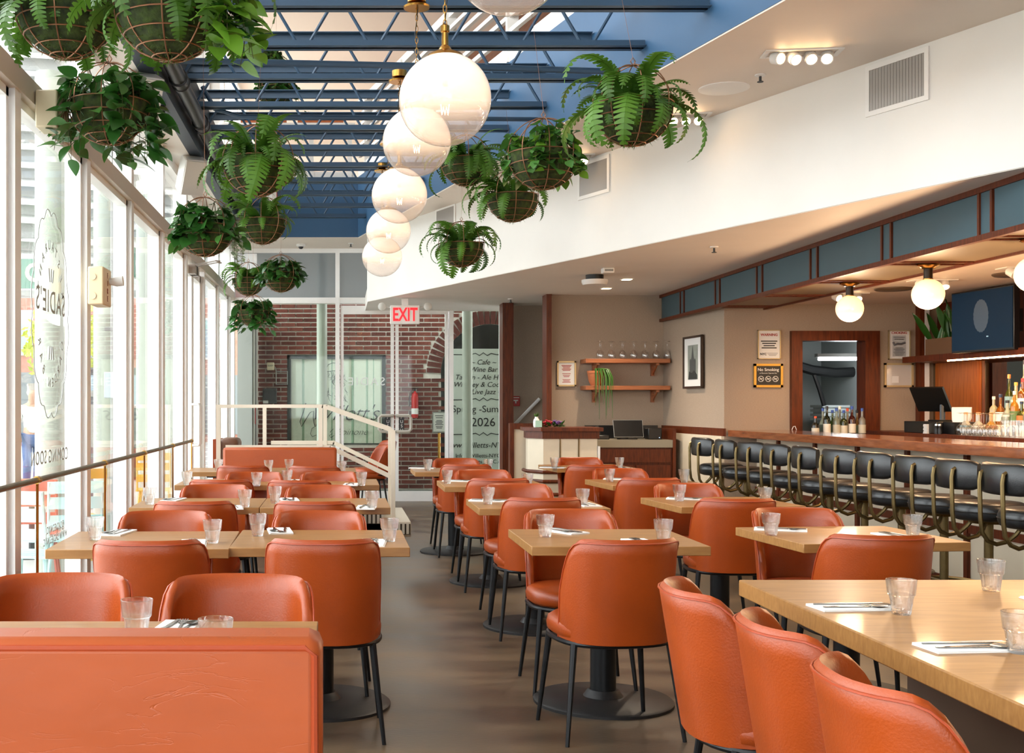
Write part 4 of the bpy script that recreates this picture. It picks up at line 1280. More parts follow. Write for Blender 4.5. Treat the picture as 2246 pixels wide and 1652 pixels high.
spot_bank(4.95, 9.9, 2.39, 3, 'bank of unlit spotlights behind the second canopy globe', tilt=-.6, on=(2,))
spot_bank(5.2, 9.0, 2.39, 3, 'bank of spotlights with one very bright lamp above the television', tilt=-.7, on=(1,))
def disc(name, label, cat, p, r, h, m, parts=None):
    t = thing(name, label, cat, p)
    MB().lathe([(r, 0), (r, -h * .5), (r * .9, -h), (0, -h)][::-1], 28).obj('cover', m, t)
    return t
disc('ceiling_speaker', 'round flush ceiling speaker on the high ceiling', 'speaker', (2.62, 8.08, ZC), .17, .012, M_WHITE)
disc('bar_ceiling_speaker', 'round flush vent on the bar ceiling behind the second globe', 'vent', (4.95, 10.6, 2.39), .16, .02, mat('disc_dark', '5A4A38', .5))
disc('bar_ceiling_vent', 'round flush vent on the bar ceiling above the television', 'vent', (5.35, 9.4, 2.39), .16, .02, mat('disc_dark', '5A4A38', .5))
t = disc('wifi_router', 'round white wireless access point on the low ceiling', 'router', (2.56, 11.9, ZL - .05), .13, .05, M_PLW)
MB().cyl((0, 0, 0), (0, 0, .05), .09, 20).obj('mount', M_BLACK, t)
t = thing('smoke_detector', 'small square white detector beside the wireless access point', 'detector', (XP(1333, 11.3), 11.3, ZL))
box('body', M_PLW, -.055, -.055, -.05, .055, .055, 0, t, bevel=.01)
MB().box(-.04, -.058, -.035, .04, -.055, -.015).obj('grille', M_GREY, t, smooth=None)
for k, (px, py) in enumerate(((1375, 612), (1330, 632))):
    d = (ZL - HC) * F / (PY - py)
    t = thing('downlight', ('lit recessed downlight on the low ceiling nearer the access point', 'lit recessed downlight on the low ceiling nearer the shelf wall')[k], 'downlight', (XP(px, d), d, ZL), group='downlights in the low ceiling')
    MB().box(-.06, -.06, -.006, .06, .06, 0).obj('trim', M_PLW, t, smooth=None)
    MB().box(-.045, -.045, -.009, .045, .045, -.006).obj('lens', M_SPOT, t, smooth=None)
def sprinkler(p, label):
    t = thing('fire_sprinkler', label, 'sprinkler', p)
    MB().lathe([(0, 0), (.035, 0), (.035, -.008), (.012, -.012), (0, -.012)][::-1], 14).obj('escutcheon', M_PLW, t)
    MB().cyl((0, 0, -.01), (0, 0, -.045), .009, 8).cyl((0, 0, -.045), (0, 0, -.05), .02, 10).obj('head', M_DGREY, t)
sprinkler((2.75, 7.75, ZC), 'sprinkler head below the nearest bank of spotlights')
sprinkler((3.08, 9.75, ZL), 'sprinkler head on the low ceiling in front of the canopy')
sprinkler((XP(1120, 14.6), 14.6, ZL), 'sprinkler head on the low ceiling near the wooden post')
sprinkler((.15, 15.9, ZC), 'sprinkler head on the ceiling before the glass back wall')
sprinkler((.12, 12.3, 6.6), 'sprinkler head on the upper storey ceiling')
t = thing('dome_camera', 'small white dome camera on the ceiling before the back glass', 'camera', (XP(660, 16), 16.0, ZC))
MB().lathe([(0, 0), (.06, 0), (.06, -.025), (.045, -.035), (0, -.035)][::-1], 18).obj('housing', M_PLW, t)
MB().lathe([(.035, -.035), (.03, -.055), (.015, -.065), (0, -.067)][::-1], 14).obj('dome', M_BLACK, t)
t = thing('hanging_exit_sign', 'white sign with a red face hanging edge on below the joists', 'sign', P(600, 442, 12.6), .25)
box('housing', M_PLW, -.05, -.16, -.12, .0, .16, .1, t)
box('face', M_RED, 0, -.16, -.12, .008, .16, .1, t)
MB().cyl((-.02, 0, .1), (-.02, 0, .9), .008, 6).obj('hanger', M_PLW, t)

# loudspeakers and boxes along the window head
def speaker(p, label, rz):
    t = thing('wall_speaker', label, 'speaker', p, rz, group='white loudspeakers above the windows')
    MB().prism([(-.11, -.1), (.11, -.1), (.085, .1), (-.085, .1)], -.16, .16, Matrix.Rotation(.5, 4, 'X')).obj('cabinet', M_PLW, t, smooth=None, bevel=.012)
    MB().prism([(-.1, -.115), (.1, -.115), (.1, -.1), (-.1, -.1)], -.15, .15, Matrix.Rotation(.5, 4, 'X')).obj('grille', mat('speaker_grille', 'D8D2CA', .7), t, smooth=None)
    MB().tube([(0, .1, .05), (0, .14, .1), (0, .12, .17)], .012, 6).obj('bracket', M_PLW, t)
speaker((-1.3, 7.75, 3.36), 'white loudspeaker tilted down beside the leafy hanging basket', .5)
speaker((-1.3, 10.35, 3.36), 'smaller looking white loudspeaker farther along the window head', .5)
t = thing('sensor_box', 'cream box with a round lens on the transom near the camera', 'sensor', (XL + .06, 5.72, 2.68))
box('body', M_BEIGEP, -.045, -.06, 0, .06, .1, .18, t, bevel=.008)
MB().cyl((.06, .02, .08), (.09, .02, .08), .045, 16).obj('lens', mat('sensor_tan', 'A08468', .4), t)
t = thing('wall_bracket', 'small black bracket under the window head', 'bracket', (-1.28, 8.6, 3.4))
MB().box(-.02, -.06, .09, .02, .06, .11).box(-.012, -.012, -.04, .012, .012, .09).tube([(0, 0, -.04), (0, -.05, -.05), (0, -.07, -.02)], .012, 6).obj('arm', M_BLACK, t)
t = thing('fire_alarm_box', 'cream fire strobe box on the second mullion with a spotlight lamp', 'alarm box', (XL + .02, 6.98, 2.02))
box('body', mat('strobe_cream', 'DFC9A2', .45), -.0, -.16, -.09, .09, .08, .13, t, bevel=.008)
for i, ch in enumerate('FIRE'):
    text('letter', ch, .045, mat('red_brown_print', '9A4A2A', .5), t, (.092, -.04, .085 - i * .045), (PI / 2, 0, PI / 2))
for z in (.07, -.04):
    MB().cyl((.03, -.16, z), (.03, -.166, z), .02, 14).obj('knockout', mat('strobe_cream', 'DFC9A2'), t)
MB().tube([(.09, .03, .06), (.13, .03, .06), (.17, .03, .065)], [.018, .03, .03], 12).obj('strobe', M_PLW, t)
t = thing('junction_box', 'grey junction box on the conduit outside the windows', 'junction box', (-1.75, 9.15, 1.5))
box('box', mat('box_grey', 'B8BCC4', .4), -.05, -.1, -.1, .05, .1, .1, t, bevel=.006)
MB().cyl((0, 0, .1), (0, 0, 2.2), .02, 8).cyl((0, 0, -.1), (0, 0, -1.6), .02, 8).obj('conduit', M_GREY, t)
MB().box(-.06, -.03, .42, .1, .03, .45).obj('clamp', M_GREY, t, smooth=None)

# brass rail along the windows
t = thing('window_rail', 'thin dark brass rail on slim posts along the windows', 'rail')
xr = -1.40
MB().cyl((xr, 1.2, 1.005), (xr, 11.25, 1.005), .014, 10).obj('rail', M_ABRASS, t)
for d in (2.4, 4.0, 5.49, 7.07, 8.5, 9.95, 11.2):
    MB().cyl((xr, d, 0), (xr, d, 1.0), .0065, 6).obj('post', M_BRASS, t)
    MB().cyl((xr, d - .02, 1.005), (xr, d + .02, 1.005), .019, 10).obj('collar', M_BRASS, t)

# lettering on the street windows, read backwards from inside
LV = mat('grey_vinyl', 'A2A59E', .5)
def wtext(s, size, d, z, label, rot=0, space=1.0):
    return text('lettering', s, size, LV, wt, (XL - .06, d, z), (PI / 2, rot, -PI / 2), space=space)
wt = thing('window_lettering', 'backwards vinyl lettering with a scalloped oval on the nearest window', 'lettering')
def on_win(px, py):
    d = (XL - .06) / ((px - PX) / F)
    return d, HC - (py - PY) * d / F
for s, px, py, sz, rot in (("SADIE'S", 112, 665, .17, 0), ('COMING SOON', 111, 1002, .1, 0), ('@SADIES.NYC', 122, 1157, .055, 0), ('WWW.SADIES.NYC', 122, 1180, .055, 0)):
    d, z = on_win(px, py)
    text('lettering', s, sz, LV, wt, (XL - .06, d, z), (PI / 2, 0, -PI / 2), space=1.15)
dc, zc = on_win(112, 690)
for s, a0, a1, R_, sz in (('RESTAURANT', 160, 20, .27, .07), ('GARDEN BAR', 205, 335, .27, .07)):
    for i, ch in enumerate(s):
        a = math.radians(a0 + (a1 - a0) * i / (len(s) - 1))
        up = 1 if a0 < 180 else -1
        # as read from outside the letters run towards the camera
        y, z = dc - R_ * 1.0 * math.cos(a), zc + R_ * 1.35 * math.sin(a)
        text('letter', ch, sz, LV, wt, (XL - .06, y, z), (PI / 2, -(a - up * PI / 2) if up > 0 else -(a + PI / 2), -PI / 2))
pts = []
for k in range(120):
    a = 2 * PI * k / 120
    r = 1 + .07 * abs(math.sin(8 * a))
    pts.append((XL - .06, dc + .38 * r * math.cos(a), zc + .52 * r * math.sin(a)))
MB().tube(pts, .0025, 4, closed=True).obj('scalloped_outline', LV, wt)
for s in (1, -1):
    for k in (-1, 0, 1):
        MB().tube([(XL - .06, dc + k * .03, zc + s * .17), (XL - .06, dc + k * .05, zc + s * .24)], .004, 4).obj('sprig', LV, wt)

# ------------------------------------------------------------------ dining chairs
def se(a, p):
    return math.copysign(abs(a) ** p, a)


def seat_outline(sc, z, n=36):
    out = []
    for k in range(n):
        a = 2 * PI * k / n
        out.append((.238 * sc * se(math.cos(a), .72), .005 + .232 * sc * se(math.sin(a), .72), z))
    return out


def make_chair():
    t = thing('dining_chair', 'x', 'chair')
    mb = MB().rings([seat_outline(.93, .405), seat_outline(1.0, .42), seat_outline(1.01, .445), seat_outline(.985, .468), seat_outline(.9, .482), seat_outline(.6, .49), seat_outline(.2, .491)])
    mb.obj('seat', M_LEATHER, t, smooth=60)
    MB().tube(seat_outline(.975, .397), .0115, 8, closed=True).obj('seat_frame', M_BLACKM, t)
    for sx in (-1, 1):
        for (y0, y1, x1) in ((-.15, -.2, .245), (.16, .205, .238)):
            MB().tube([(sx * .2, y0, .397), (sx * x1, y1, 0)], [.0145, .0085], 10).obj('leg', M_BLACKM, t)
    # curved back shell
    nu, nv = 26, 9
    z0, zt, rc, u0, tk = .405, .812, .21, .5, .017
    us = [math.sin(PI / 2 * (-1 + 2 * i / nu)) for i in range(nu + 1)]

    def pt(u, v):
        au = abs(u)
        ztop = zt - (rc * ((au - u0) / (1 - u0)) ** 4 if au > u0 else 0)
        z = z0 + v * (ztop - z0)
        ph = u * math.radians(84)
        a = .214 * (1 + .08 * (z - z0))
        x = a * se(math.sin(ph), .8)
        y = -.0 - .235 * abs(math.cos(ph)) ** .72
        y -= (z - z0) * (.14 + .02 * math.cos(ph))
        return Vector((x, y, z))
    G = [[pt(u, (j / nv)) for j in range(nv + 1)] for u in us]
    nrm = []
    for i in range(nu + 1):
        row = []
        for j in range(nv + 1):
            du = G[min(i + 1, nu)][j] - G[max(i - 1, 0)][j]
            dv = G[i][min(j + 1, nv)] - G[i][max(j - 1, 0)]
            nn = du.cross(dv)
            row.append(nn.normalized() if nn.length > 1e-9 else Vector((0, -1, 0)))
        nrm.append(row)
    v, f = [], []
    W = nv + 1
    for s in (1, -1):
        for i in range(nu + 1):
            for j in range(nv + 1):
                v.append(G[i][j] + nrm[i][j] * tk * s)
    o2 = (nu + 1) * W
    for i in range(nu):
        for j in range(nv):
            f.append((i * W + j, (i + 1) * W + j, (i + 1) * W + j + 1, i * W + j + 1))
            f.append((o2 + i * W + j, o2 + i * W + j + 1, o2 + (i + 1) * W + j + 1, o2 + (i + 1) * W + j))
    # rounded rim: left side up, over the top, right side down
    rim = [(0, j) for j in range(nv)] + [(i, nv) for i in range(nu + 1)] + [(nu, j) for j in range(nv - 1, -1, -1)]
    base = len(v)
    loop = []
    for k, (i, j) in enumerate(rim):
        inn = G[min(max(i, 1), nu - 1)][min(j, nv - 1)]
        dr = G[i][j] - inn
        dr = dr.normalized() if dr.length > 1e-6 else Vector((0, 0, 1))
        p = G[i][j] + dr * tk * .9
        loop.append(p)
        v.append(p)
    for k in range(len(rim) - 1):
        a, b = rim[k][0] * W + rim[k][1], rim[k + 1][0] * W + rim[k + 1][1]
        f.append((a, b, base + k + 1, base + k))
        f.append((o2 + b, o2 + a, base + k, base + k + 1))
    for i in range(nu):
        f.append(((i + 1) * W, i * W, o2 + i * W, o2 + (i + 1) * W))
    bk = MB().add(v, f).obj('backrest', M_LEATHER, t, smooth=70)
    seam = []
    for (i, j) in rim:
        seam.append(G[i][j] + nrm[i][j] * tk * 1.05 + (loop[len(seam)] - G[i][j]) * .1)
    MB().tube(seam, .0035, 5).obj('piping', M_PIPING, bk)
    return t


CHAIR = make_chair()
first_chair = [True]


def chair(x, y, rz, label, group, z=0.0):
    """x, y: seat centre; rz = 0 faces away from the camera"""
    o = CHAIR if first_chair[0] else copy_tree(CHAIR)
    first_chair[0] = False
    o.location = (x, y, z)
    o.rotation_euler = (0, 0, rz)
    tag(o, label, 'chair', group)
    return o


ROWN = ['frontmost', 'second', 'third', 'fourth', 'last']
GA, GB, GC_ = 'chairs at the window row', 'chairs at the middle row', 'chairs at the bar side row'
def back_chair(px, py, label, group, rz=0.0):      # back towards the camera
    d = DZ(py, .822)
    chair(XP(px, d), d + .29, rz, label, group)
def face_chair(px, py, label, group, rz=0.0):      # faces the camera
    d = DZ(py, .822)
    chair(XP(px, d), d - .29, PI + rz, label, group)


for k, (a, b) in enumerate((((318, 1189), (707, 1187)), ((420, 1102), (691, 1102)), ((481, 1054), (656, 1055)), ((530, 1023), (690, 1024)))):
    for s, q in ((0, a), (1, b)):
        back_chair(*q, 'cognac leather chair, back to the camera, %s end of window row table pair %s' % (('window', 'aisle')[s], ROWN[k + 1]), GA, (.02, -.02)[s] * (k % 2))
for k, (a, b) in enumerate((((150, 1260), (526, 1262)), ((373, 1122), (699, 1122)), ((478, 1064), (702, 1065)), ((562, 1036), (721, 1035)))):
    for s, q in ((0, a), (1, b)):
        face_chair(*q, 'cognac leather chair facing the camera, %s end of window row table %s' % (('window', 'aisle')[s], ROWN[k]), GA, (.03, -.03)[s])
for k, q in enumerate(((1371, 1187), (1193, 1094), (1095, 1051), (1023, 1020))):
    back_chair(*q, 'cognac leather chair, back to the camera, at the %s middle row table' % ROWN[k if k < 3 else 4], GB, (.14, .05, .05, .05)[k])
for k, q in enumerate(((1240, 1118), (1130, 1062), (1055, 1031), (998, 1006))):
    face_chair(*q, 'cognac leather chair facing the camera at the %s middle row table' % ROWN[k if k < 3 else 4], GB, .0)
for k, q in enumerate(((1959, 1177), (1632, 1096), (1436, 1050), (1308, 1021))):
    back_chair(*q, 'cognac leather chair, back to the camera, at the %s bar side table' % ROWN[k if k < 3 else 4], GC_, -.06)
for k, q in enumerate(((1731, 1115), (1500, 1061), (1355, 1028), (1268, 1004))):
    face_chair(*q, 'cognac leather chair facing the camera at the %s bar side table' % ROWN[k if k < 3 else 4], GC_, .04)
for k, (x, d, r) in enumerate(((1.265, 3.47, -.08), (1.31, 2.92, -.06), (1.285, 2.36, -.06))):
    chair(x, d, -PI / 2 + r, 'cognac leather chair drawn up sideways to the big table, %s' % ('farthest of three', 'middle of three', 'nearest of three')[k], 'chairs along the big table')
for k in range(2):
    chair(.36 + .05 * k, 15.15 + .02 * k, PI / 2 + .25, ('lower chair of the pair stacked by the exit doors', 'upper chair of the pair stacked by the exit doors')[k], 'stacked chairs by the exit', z=.055 * k)

# ------------------------------------------------------------------ tables
def make_table(w, dp, th=.04):
    t = thing('pedestal_table', 'x', 'table')
    box('tabletop', M_OAK, -w / 2, -dp / 2, .75 - th, w / 2, dp / 2, .75, t, bevel=.003)
    MB().lathe([(.315, 0), (.315, .012), (.305, .02), (.09, .03), (.075, .05), (.065, .06), (0, .06)], 40).obj('base_plate', M_BASE, t, smooth=40)
    MB().cyl((0, 0, .03), (0, 0, .70), .058, 24).obj('column', M_BLACKM, t)
    MB().box(-.2, -.2, .69, .2, .2, .712).obj('top_bracket', M_BLACKM, t, smooth=None)
    return t


TAB = make_table(.765, .70)
ft = [True]
def table(x, y, rz, label, group):
    o = TAB if ft[0] else copy_tree(TAB)
    ft[0] = False
    o.location = (x, y, 0)
    o.rotation_euler = (0, 0, rz)
    tag(o, label, 'table', group)


GT = 'oak pedestal tables'
AT = [(5.36, .02, .0), (7.28, .0, .0), (9.2, .0, .0), (10.88, 0, 0)]
wt_ = make_table(1.34, .70)
wt_.location = (-.73, 2.97, 0)
tag(wt_, 'wide oak table behind the front booth', 'table', GT)
for k, (y, r1, r2) in enumerate(AT):
    dx = -.06 if k == 3 else 0
    table(-.085 + dx - (.09 if k == 3 else 0), y, r2, 'oak table at the aisle end of the window row, %s pair' % ROWN[k + 1], GT)
    table(-.853 + dx - (.0 if k == 3 else 0) - (.085 if k == 3 else 0), y - .06 * (k == 0), r1, 'oak table at the window end of the window row, %s pair' % ROWN[k + 1], GT)
for k, (x, y) in enumerate(((1.2, 5.4), (1.19, 7.22), (1.15, 9.02), (1.05, 10.85))):
    table(x, y, 0, 'oak pedestal table, %s in the middle row' % ROWN[k if k < 3 else 4], GT)
for k, (x, y) in enumerate(((2.36, 5.52), (2.36, 7.36), (2.38, 9.2), (2.39, 11.5))):
    table(x, y, .09, 'oak pedestal table, %s in the bar side row' % ROWN[k if k < 3 else 4], GT)
# big table
t = thing('big_table', 'large oak communal table with a panel base, cut by the picture corner', 'table', (1.38, 1.2, 0))
box('tabletop', M_OAK, 0, 0, .695, 1.05, 2.9, .75, t, bevel=.004)
box('panel_base', mat('brown_panel', '5C4636', .5), .32, .25, 0, .42, 2.35, .695, t)
box('panel_base', mat('brown_panel', '5C4636', .5), .75, .25, 0, .85, 2.35, .695, t)
box('foot_board', mat('brown_panel', '5C4636', .5), .3, .2, 0, .87, 2.4, .06, t)

# ------------------------------------------------------------------ booths
def booth(name, label, x0, x1, yb, face, ztop):
    """face=+1: seat opens away from the camera"""
    t = thing(name, label, 'booth', (0, yb, 0), group=None)
    s = face
    th = .13
    def yy(a, b): return (min(s * a, s * b), max(s * a, s * b))
    a, b = yy(0, th)
    box('backrest', M_BOOTH, x0, a, .08, x1, b, ztop, t, bevel=.025)
    a, b = yy(th, .62)
    box('seat', M_BOOTH, x0, a, .3, x1, b, .46, t, bevel=.03)
    a, b = yy(.02, .58)
    box('plinth', M_BLACK, x0 + .02, a, 0, x1 - .02, b, .3, t)
    for yv in (s * .012, s * (th - .012)):
        MB().tube([(x0 + .02, yv - s * .004, ztop - .018), (x1 - .03, yv - s * .004, ztop - .018), (x1 - .015, yv - s * .004, ztop - .03), (x1 - .012, yv - s * .004, .1)], .008, 8).obj('piping', M_PIPING, t)
    return t
booth('leather_booth', 'cognac leather booth back filling the near corner of the room', -1.4, -.03, 2.06, 1, .95)
booth('leather_booth', 'cognac leather booth at the far end of the window row', -1.19, -.03, 12.2, -1, .91)

# ------------------------------------------------------------------ place settings
def flt(i, k):
    return (.93 if k % 2 else 1.0) if (1 <= i <= 3) else 1.0
tum = MB().lathe([(.024, 0), (.0265, .003), (.0325, .046), (.0345, .054), (.038, .058), (.0425, .1), (.0415, .1015), (.0395, .1), (.0355, .06), (.0305, .05), (.0245, .014), (0, .011)], 24, flute=flt).mesh('water_glass', M_GLASS, 28)
first = True
GROUPG = 'faceted water glasses on the tables'


def glass(px, py, label, z=.85, dx=0):
    d = DZ(py, z)
    tag(link('water_glass', tum, None, (XP(px, d), d, .7503), (0, 0, random.uniform(0, 6))), label, 'glass', GROUPG)


def tloc(k): return ROWN[k]
for px, py, l in ((300, 1316, 'nearer the window'), (473, 1358, 'nearer the aisle')):
    glass(px, py, 'faceted water glass behind the front booth, ' + l)
LG = [((208, 1135), (466, 1141), (565, 1128), (854, 1138)), ((328, 1070), (537, 1075), (603, 1068), (816, 1078)), ((410, 1035), (563, 1037), (630, 1032), (793, 1036)), ((479, 1008), (589, 1010), (634, 1008), (750, 1012))]
for k, row in enumerate(LG):
    for i, q in enumerate(row):
        glass(*q, 'faceted water glass on %s window row tables, %s from the windows' % (ROWN[k + 1], ORD[i]))
for nm, rows_ in (('middle row', (((1196, 1130), (1455, 1140)), ((1070, 1070), (1278, 1073)), ((981, 1032), (1157, 1040)), ((938, 1008), (1071, 1008)))),
                  ('bar side', (((1691, 1127), (2002, 1130)), ((1490, 1064), (1678, 1070)), ((1337, 1029), (1500, 1030)), ((1216, 1004), (1359, 1004))))):
    for k, row in enumerate(rows_):
        for i, q in enumerate(row):
            glass(*q, 'faceted water glass on the %s %s table, %s side' % (ROWN[k if k < 3 else 4], nm, ('left', 'right')[i]))
for (px, py), l in (((1977, 1272), 'beside the farther napkin'), ((2174, 1229), 'near its far edge'), ((2237, 1343), 'cut by the picture edge')):
    glass(px, py, 'faceted water glass on the big oak table ' + l)

# cutlery meshes lie along +Y
def flat(pts, th, m, name):
    return MB().prism(pts, 0, th).mesh(name, m, None)
fork_mb = MB()
ol = [(-.0035, -.1), (.0035, -.1), (.0045, -.09), (.003, 0), (.003, .035), (.011, .05), (.012, .06), (-.012, .06), (-.011, .05), (-.003, .035), (-.003, 0), (-.0045, -.09)]
fork_mb.prism(ol, .001, .0035)
for k in range(4):
    x = -.0105 + k * .007
    fork_mb.box(x - .0016, .058, .002, x + .0016, .1, .0045)
forkm = fork_mb.mesh('fork', M_STEEL, None)
knifem = flat([(-.0045, -.11), (.0045, -.11), (.0055, -.02), (.004, 0), (.0095, .02), (.009, .08), (.002, .11), (-.003, .11), (-.003, 0), (-.0055, -.02)], .004, M_STEEL, 'knife')
sp = MB().prism([(-.0035, -.1), (.0035, -.1), (.0045, -.09), (.003, 0), (.003, .04), (-.003, .04), (-.003, 0), (-.0045, -.09)], .001, .0035)
sp.lathe([(.0001, .0015), (.011, .002), (.017, .005), (.0185, .0065), (.016, .006), (.0001, .003)], 16, Matrix.Translation((0, .063, 0)) @ Matrix.Diagonal((.95, 1.5, 1, 1)))
spoonm = sp.mesh('spoon', M_STEEL, 50)
napm = [MB().prism([(-.056, -.12), (.056, -.12), (.058, .12), (-.055, .12)], 0, .003).prism([(-.055, -.12), (.05, -.119), (.052, .119), (-.054, .12)], .0035, .007).mesh('napkin', M_NAPKIN, None)]


def setting(x, y, rz, label, spoon=True, knife=True):
    z = .7503
    tag(link('napkin', napm[0], None, (x, y, z), (0, 0, rz)), 'folded white napkin ' + label, 'napkin', 'folded napkins on the tables')
    c, s = math.cos(rz), math.sin(rz)
    def at(u, v): return (x + c * u - s * v, y + s * u + c * v, z + .0073)
    tag(link('fork', forkm, None, at(.012, .015), (0, 0, rz + .12)), 'steel fork on the napkin ' + label, 'fork', 'forks on the napkins')
    if knife:
        tag(link('knife', knifem, None, at(-.022, .0), (0, 0, rz + PI - .06)), 'steel knife on the napkin ' + label, 'knife', 'knives on the napkins')
    if spoon:
        p = at(.03, -.005)
        tag(link('spoon', spoonm, None, p, (0, 0, rz - .1)), 'steel spoon on the napkin ' + label, 'spoon', 'spoons on the napkins')


def psetting(px, py, label, rz=0.0, **kw):
    d = DZ(py, .757)
    setting(XP(px, d), d, rz, label, **kw)


psetting(383, 1378, 'behind the front booth', -.1)
for k, row in enumerate((((258, 1167), (614, 1163)), ((380, 1095), (635, 1095)), ((441, 1056), (653, 1054)))):
    for i, q in enumerate(row):
        psetting(*q, 'at the %s far seat of the %s window row tables' % (('window', 'aisle')[i], ROWN[k + 1]), (-.15, .12)[i] + PI)
for k, row in enumerate((((424, 1190), (818, 1189)), ((512, 1112), (803, 1112)), ((552, 1062), (770, 1062)))):
    for i, q in enumerate(row):
        psetting(*q, 'at the %s near seat of the %s window row tables' % (('window', 'aisle')[i], ROWN[k + 1]), (.1, -.08)[i], spoon=False)
for k, q in enumerate(((1237, 1164), (1072, 1097), (1005, 1054), (926, 1026))):
    psetting(*q, 'at the far seat of the %s middle row table' % ROWN[k if k < 3 else 4], PI + (.5 if k == 0 else 1.3))
for k, q in enumerate(((1408, 1188), (1288, 1106))):
    psetting(*q, 'at the near seat of the %s middle row table' % ROWN[k], .1, spoon=False)
for k, q in enumerate(((1712, 1160), (1505, 1093), (1358, 1050), (1212, 1025))):
    psetting(*q, 'at the far seat of the %s bar side table' % ROWN[k if k < 3 else 4], PI + 1.2)
for k, q in enumerate(((1965, 1174), (1372, 1026))):
    psetting(*q, 'at the near seat of the %s bar side table' % ROWN[(0, 4)[k]], .1, spoon=False)
setting(1.53, 3.53, -PI / 2 + .1, 'on the big oak table, the farther one')
setting(1.57, 2.95, -PI / 2 + .1, 'on the big oak table, the nearer one')
setting(2.25, 3.66, PI / 2, 'across the big oak table at the picture edge')

# ------------------------------------------------------------------ bar stools
def make_stool():
    """faces +X (the bar)"""
    t = thing('bar_stool', 'x', 'stool')
    s = MB().lathe([(.17, .675), (.195, .685), (.207, .71), (.207, .745), (.195, .772), (.17, .783), (.1, .788), (0, .789)], 32).obj('seat', M_BLEATH, t, smooth=60)
    MB().tube([(.2075 * math.cos(a), .2075 * math.sin(a), .728) for a in [2 * PI * i / 32 for i in range(32)]], .004, 5, closed=True).obj('seat_piping', M_BLEATH, s)
    MB().cyl((0, 0, .0), (0, 0, .66), .026, 14).obj('column', M_ABRASS, t)
    MB().lathe([(.1, .655), (.12, .675), (0, .676)], 20).obj('swivel_plate', M_ABRASS, t)
    MB().lathe([(.22, 0), (.22, .01), (.06, .03), (.03, .05), (0, .05)], 30).obj('base', M_ABRASS, t)
    MB().tube([(.19 * math.cos(a), .19 * math.sin(a), .24) for a in [2 * PI * i / 28 for i in range(28)]], .011, 8, closed=True).tube([(.19, 0, .24), (-.19, 0, .24)], .008, 6).tube([(0, .19, .24), (0, -.19, .24)], .008, 6).obj('foot_ring', M_ABRASS, t)
    # back pad: curved cushion
    n, w = 14, .64
    rings = []
    R_ = .36
    for i in range(n + 1):
        a = PI + (-w + 2 * w * i / n)
        c = Vector((.12 + R_ * math.cos(a), R_ * math.sin(a), 0))
        e = Vector((math.cos(a), math.sin(a), 0))
        k = .8 if i in (0, n) else (.96 if i in (1, n - 1) else 1.0)
        rg_ = []
        for b in range(12):
            q = 2 * PI * b / 12
            rg_.append(c + e * (.034 * k * se(math.cos(q), .6)) + Vector((0, 0, .947 + .088 * k * se(math.sin(q), .45))))
        rings.append(rg_)
    MB().rings(rings).obj('back_pad', M_BLEATH, t, smooth=60)
    for sy in (-1, 1):
        y = sy * .11
        pts = [(-.24, y, .99), (-.265, y, .975), (-.273, y, .93), (-.268, y, .72), (-.258, y, .64), (-.228, y, .595), (-.18, y * .95, .575), (-.12, y * .9, .59), (-.08, y * .8, .63), (-.06, y * .7, .665)]
        MB().tube(pts, .0125, 8).obj('back_tube', M_ABRASS, t)
    return t


ST = make_stool()
SD = [11.35, 10.72, 10.15, 9.6, 9.05, 8.5, 7.98, 7.46, 6.98, 6.5, 6.0]
for i, d in enumerate(SD):
    o = ST if i == 0 else copy_tree(ST)
    o.location = (3.62 + .038 * (12.3 - d), d, 0)
    o.rotation_euler = (0, 0, (.05, -.04, .1, 0, -.06, .05, 0, .04, -.03, 0, .05)[i] + .02)
    tag(o, 'black leather bar stool with brass tubes, %s along the bar from the doorway' % ORD[i], 'stool', 'bar stools along the bar')

# ------------------------------------------------------------------ globe pendants
GS = MB().lathe([(.2 * math.sin(a), -.2 * math.cos(a)) for a in [PI * i / 30 for i in range(31)]], 48).mesh('globe', M_GLOBE, 180)
def pendant(px, py, r, label, d=None):
    d = d or .2 * F / r
    c = Vector((XP(px, d), d, HC - (py - PY) * d / F))
    t = thing('globe_pendant', label, 'pendant lamp', c, group='glass globe pendants in a row')
    link('globe', GS, t)
    MB().lathe([(.085, .18), (.075, .195), (.03, .215), (.022, .23), (.016, .235), (.014, .29), (.02, .295), (.02, .32), (.006, .33), (0, .33)], 20).obj('brass_cap', M_BRASS, t)
    b = MB().lathe([(.012, .16), (.014, .06), (.0, .06)][::-1], 10).obj('bulb_holder', M_BRASS, t)
    MB().tube([(-.018, 0, .02), (-.013, 0, -.025), (-.006, 0, .01), (0, 0, -.025), (.006, 0, .01), (.013, 0, -.025), (.018, 0, .02)], .0022, 5, M=Matrix.Translation((0, 0, -.04))).obj('filament', M_BULB, t)
    top = 3.7 - c.z
    z = .33
    k = 0
    links = MB()
    ring = [(.008 * math.cos(a), 0, .02 * math.sin(a)) for a in [2 * PI * i / 10 for i in range(10)]]
    while z < top:
        links.tube(ring, .0022, 5, closed=True, M=Matrix.Translation((0, 0, z)) @ Matrix.Rotation(PI / 2 * (k % 2), 4, 'Z'))
        z += .033
        k += 1
    links.obj('chain', M_BRASS, t)
    MB().tube([(.0, 0, .33), (.018, .01, .33 + (top - .33) * .3), (-.01, 0, .33 + (top - .33) * .6), (.01, 0, top)], .003, 5).obj('cord', M_BLACK, t)
    MB().lathe([(0, top - .03), (.075, top - .03), (.08, top - .02), (.03, top), (.055, top + .005), (.055, top + .05), (0, top + .05)], 20).obj('ceiling_rose', M_BRASS, t)
pendant(1118, -95, 126, 'glass globe pendant cut off by the top edge of the picture')
pendant(976, 219, 101, 'largest whole glass globe pendant, nearest the camera')
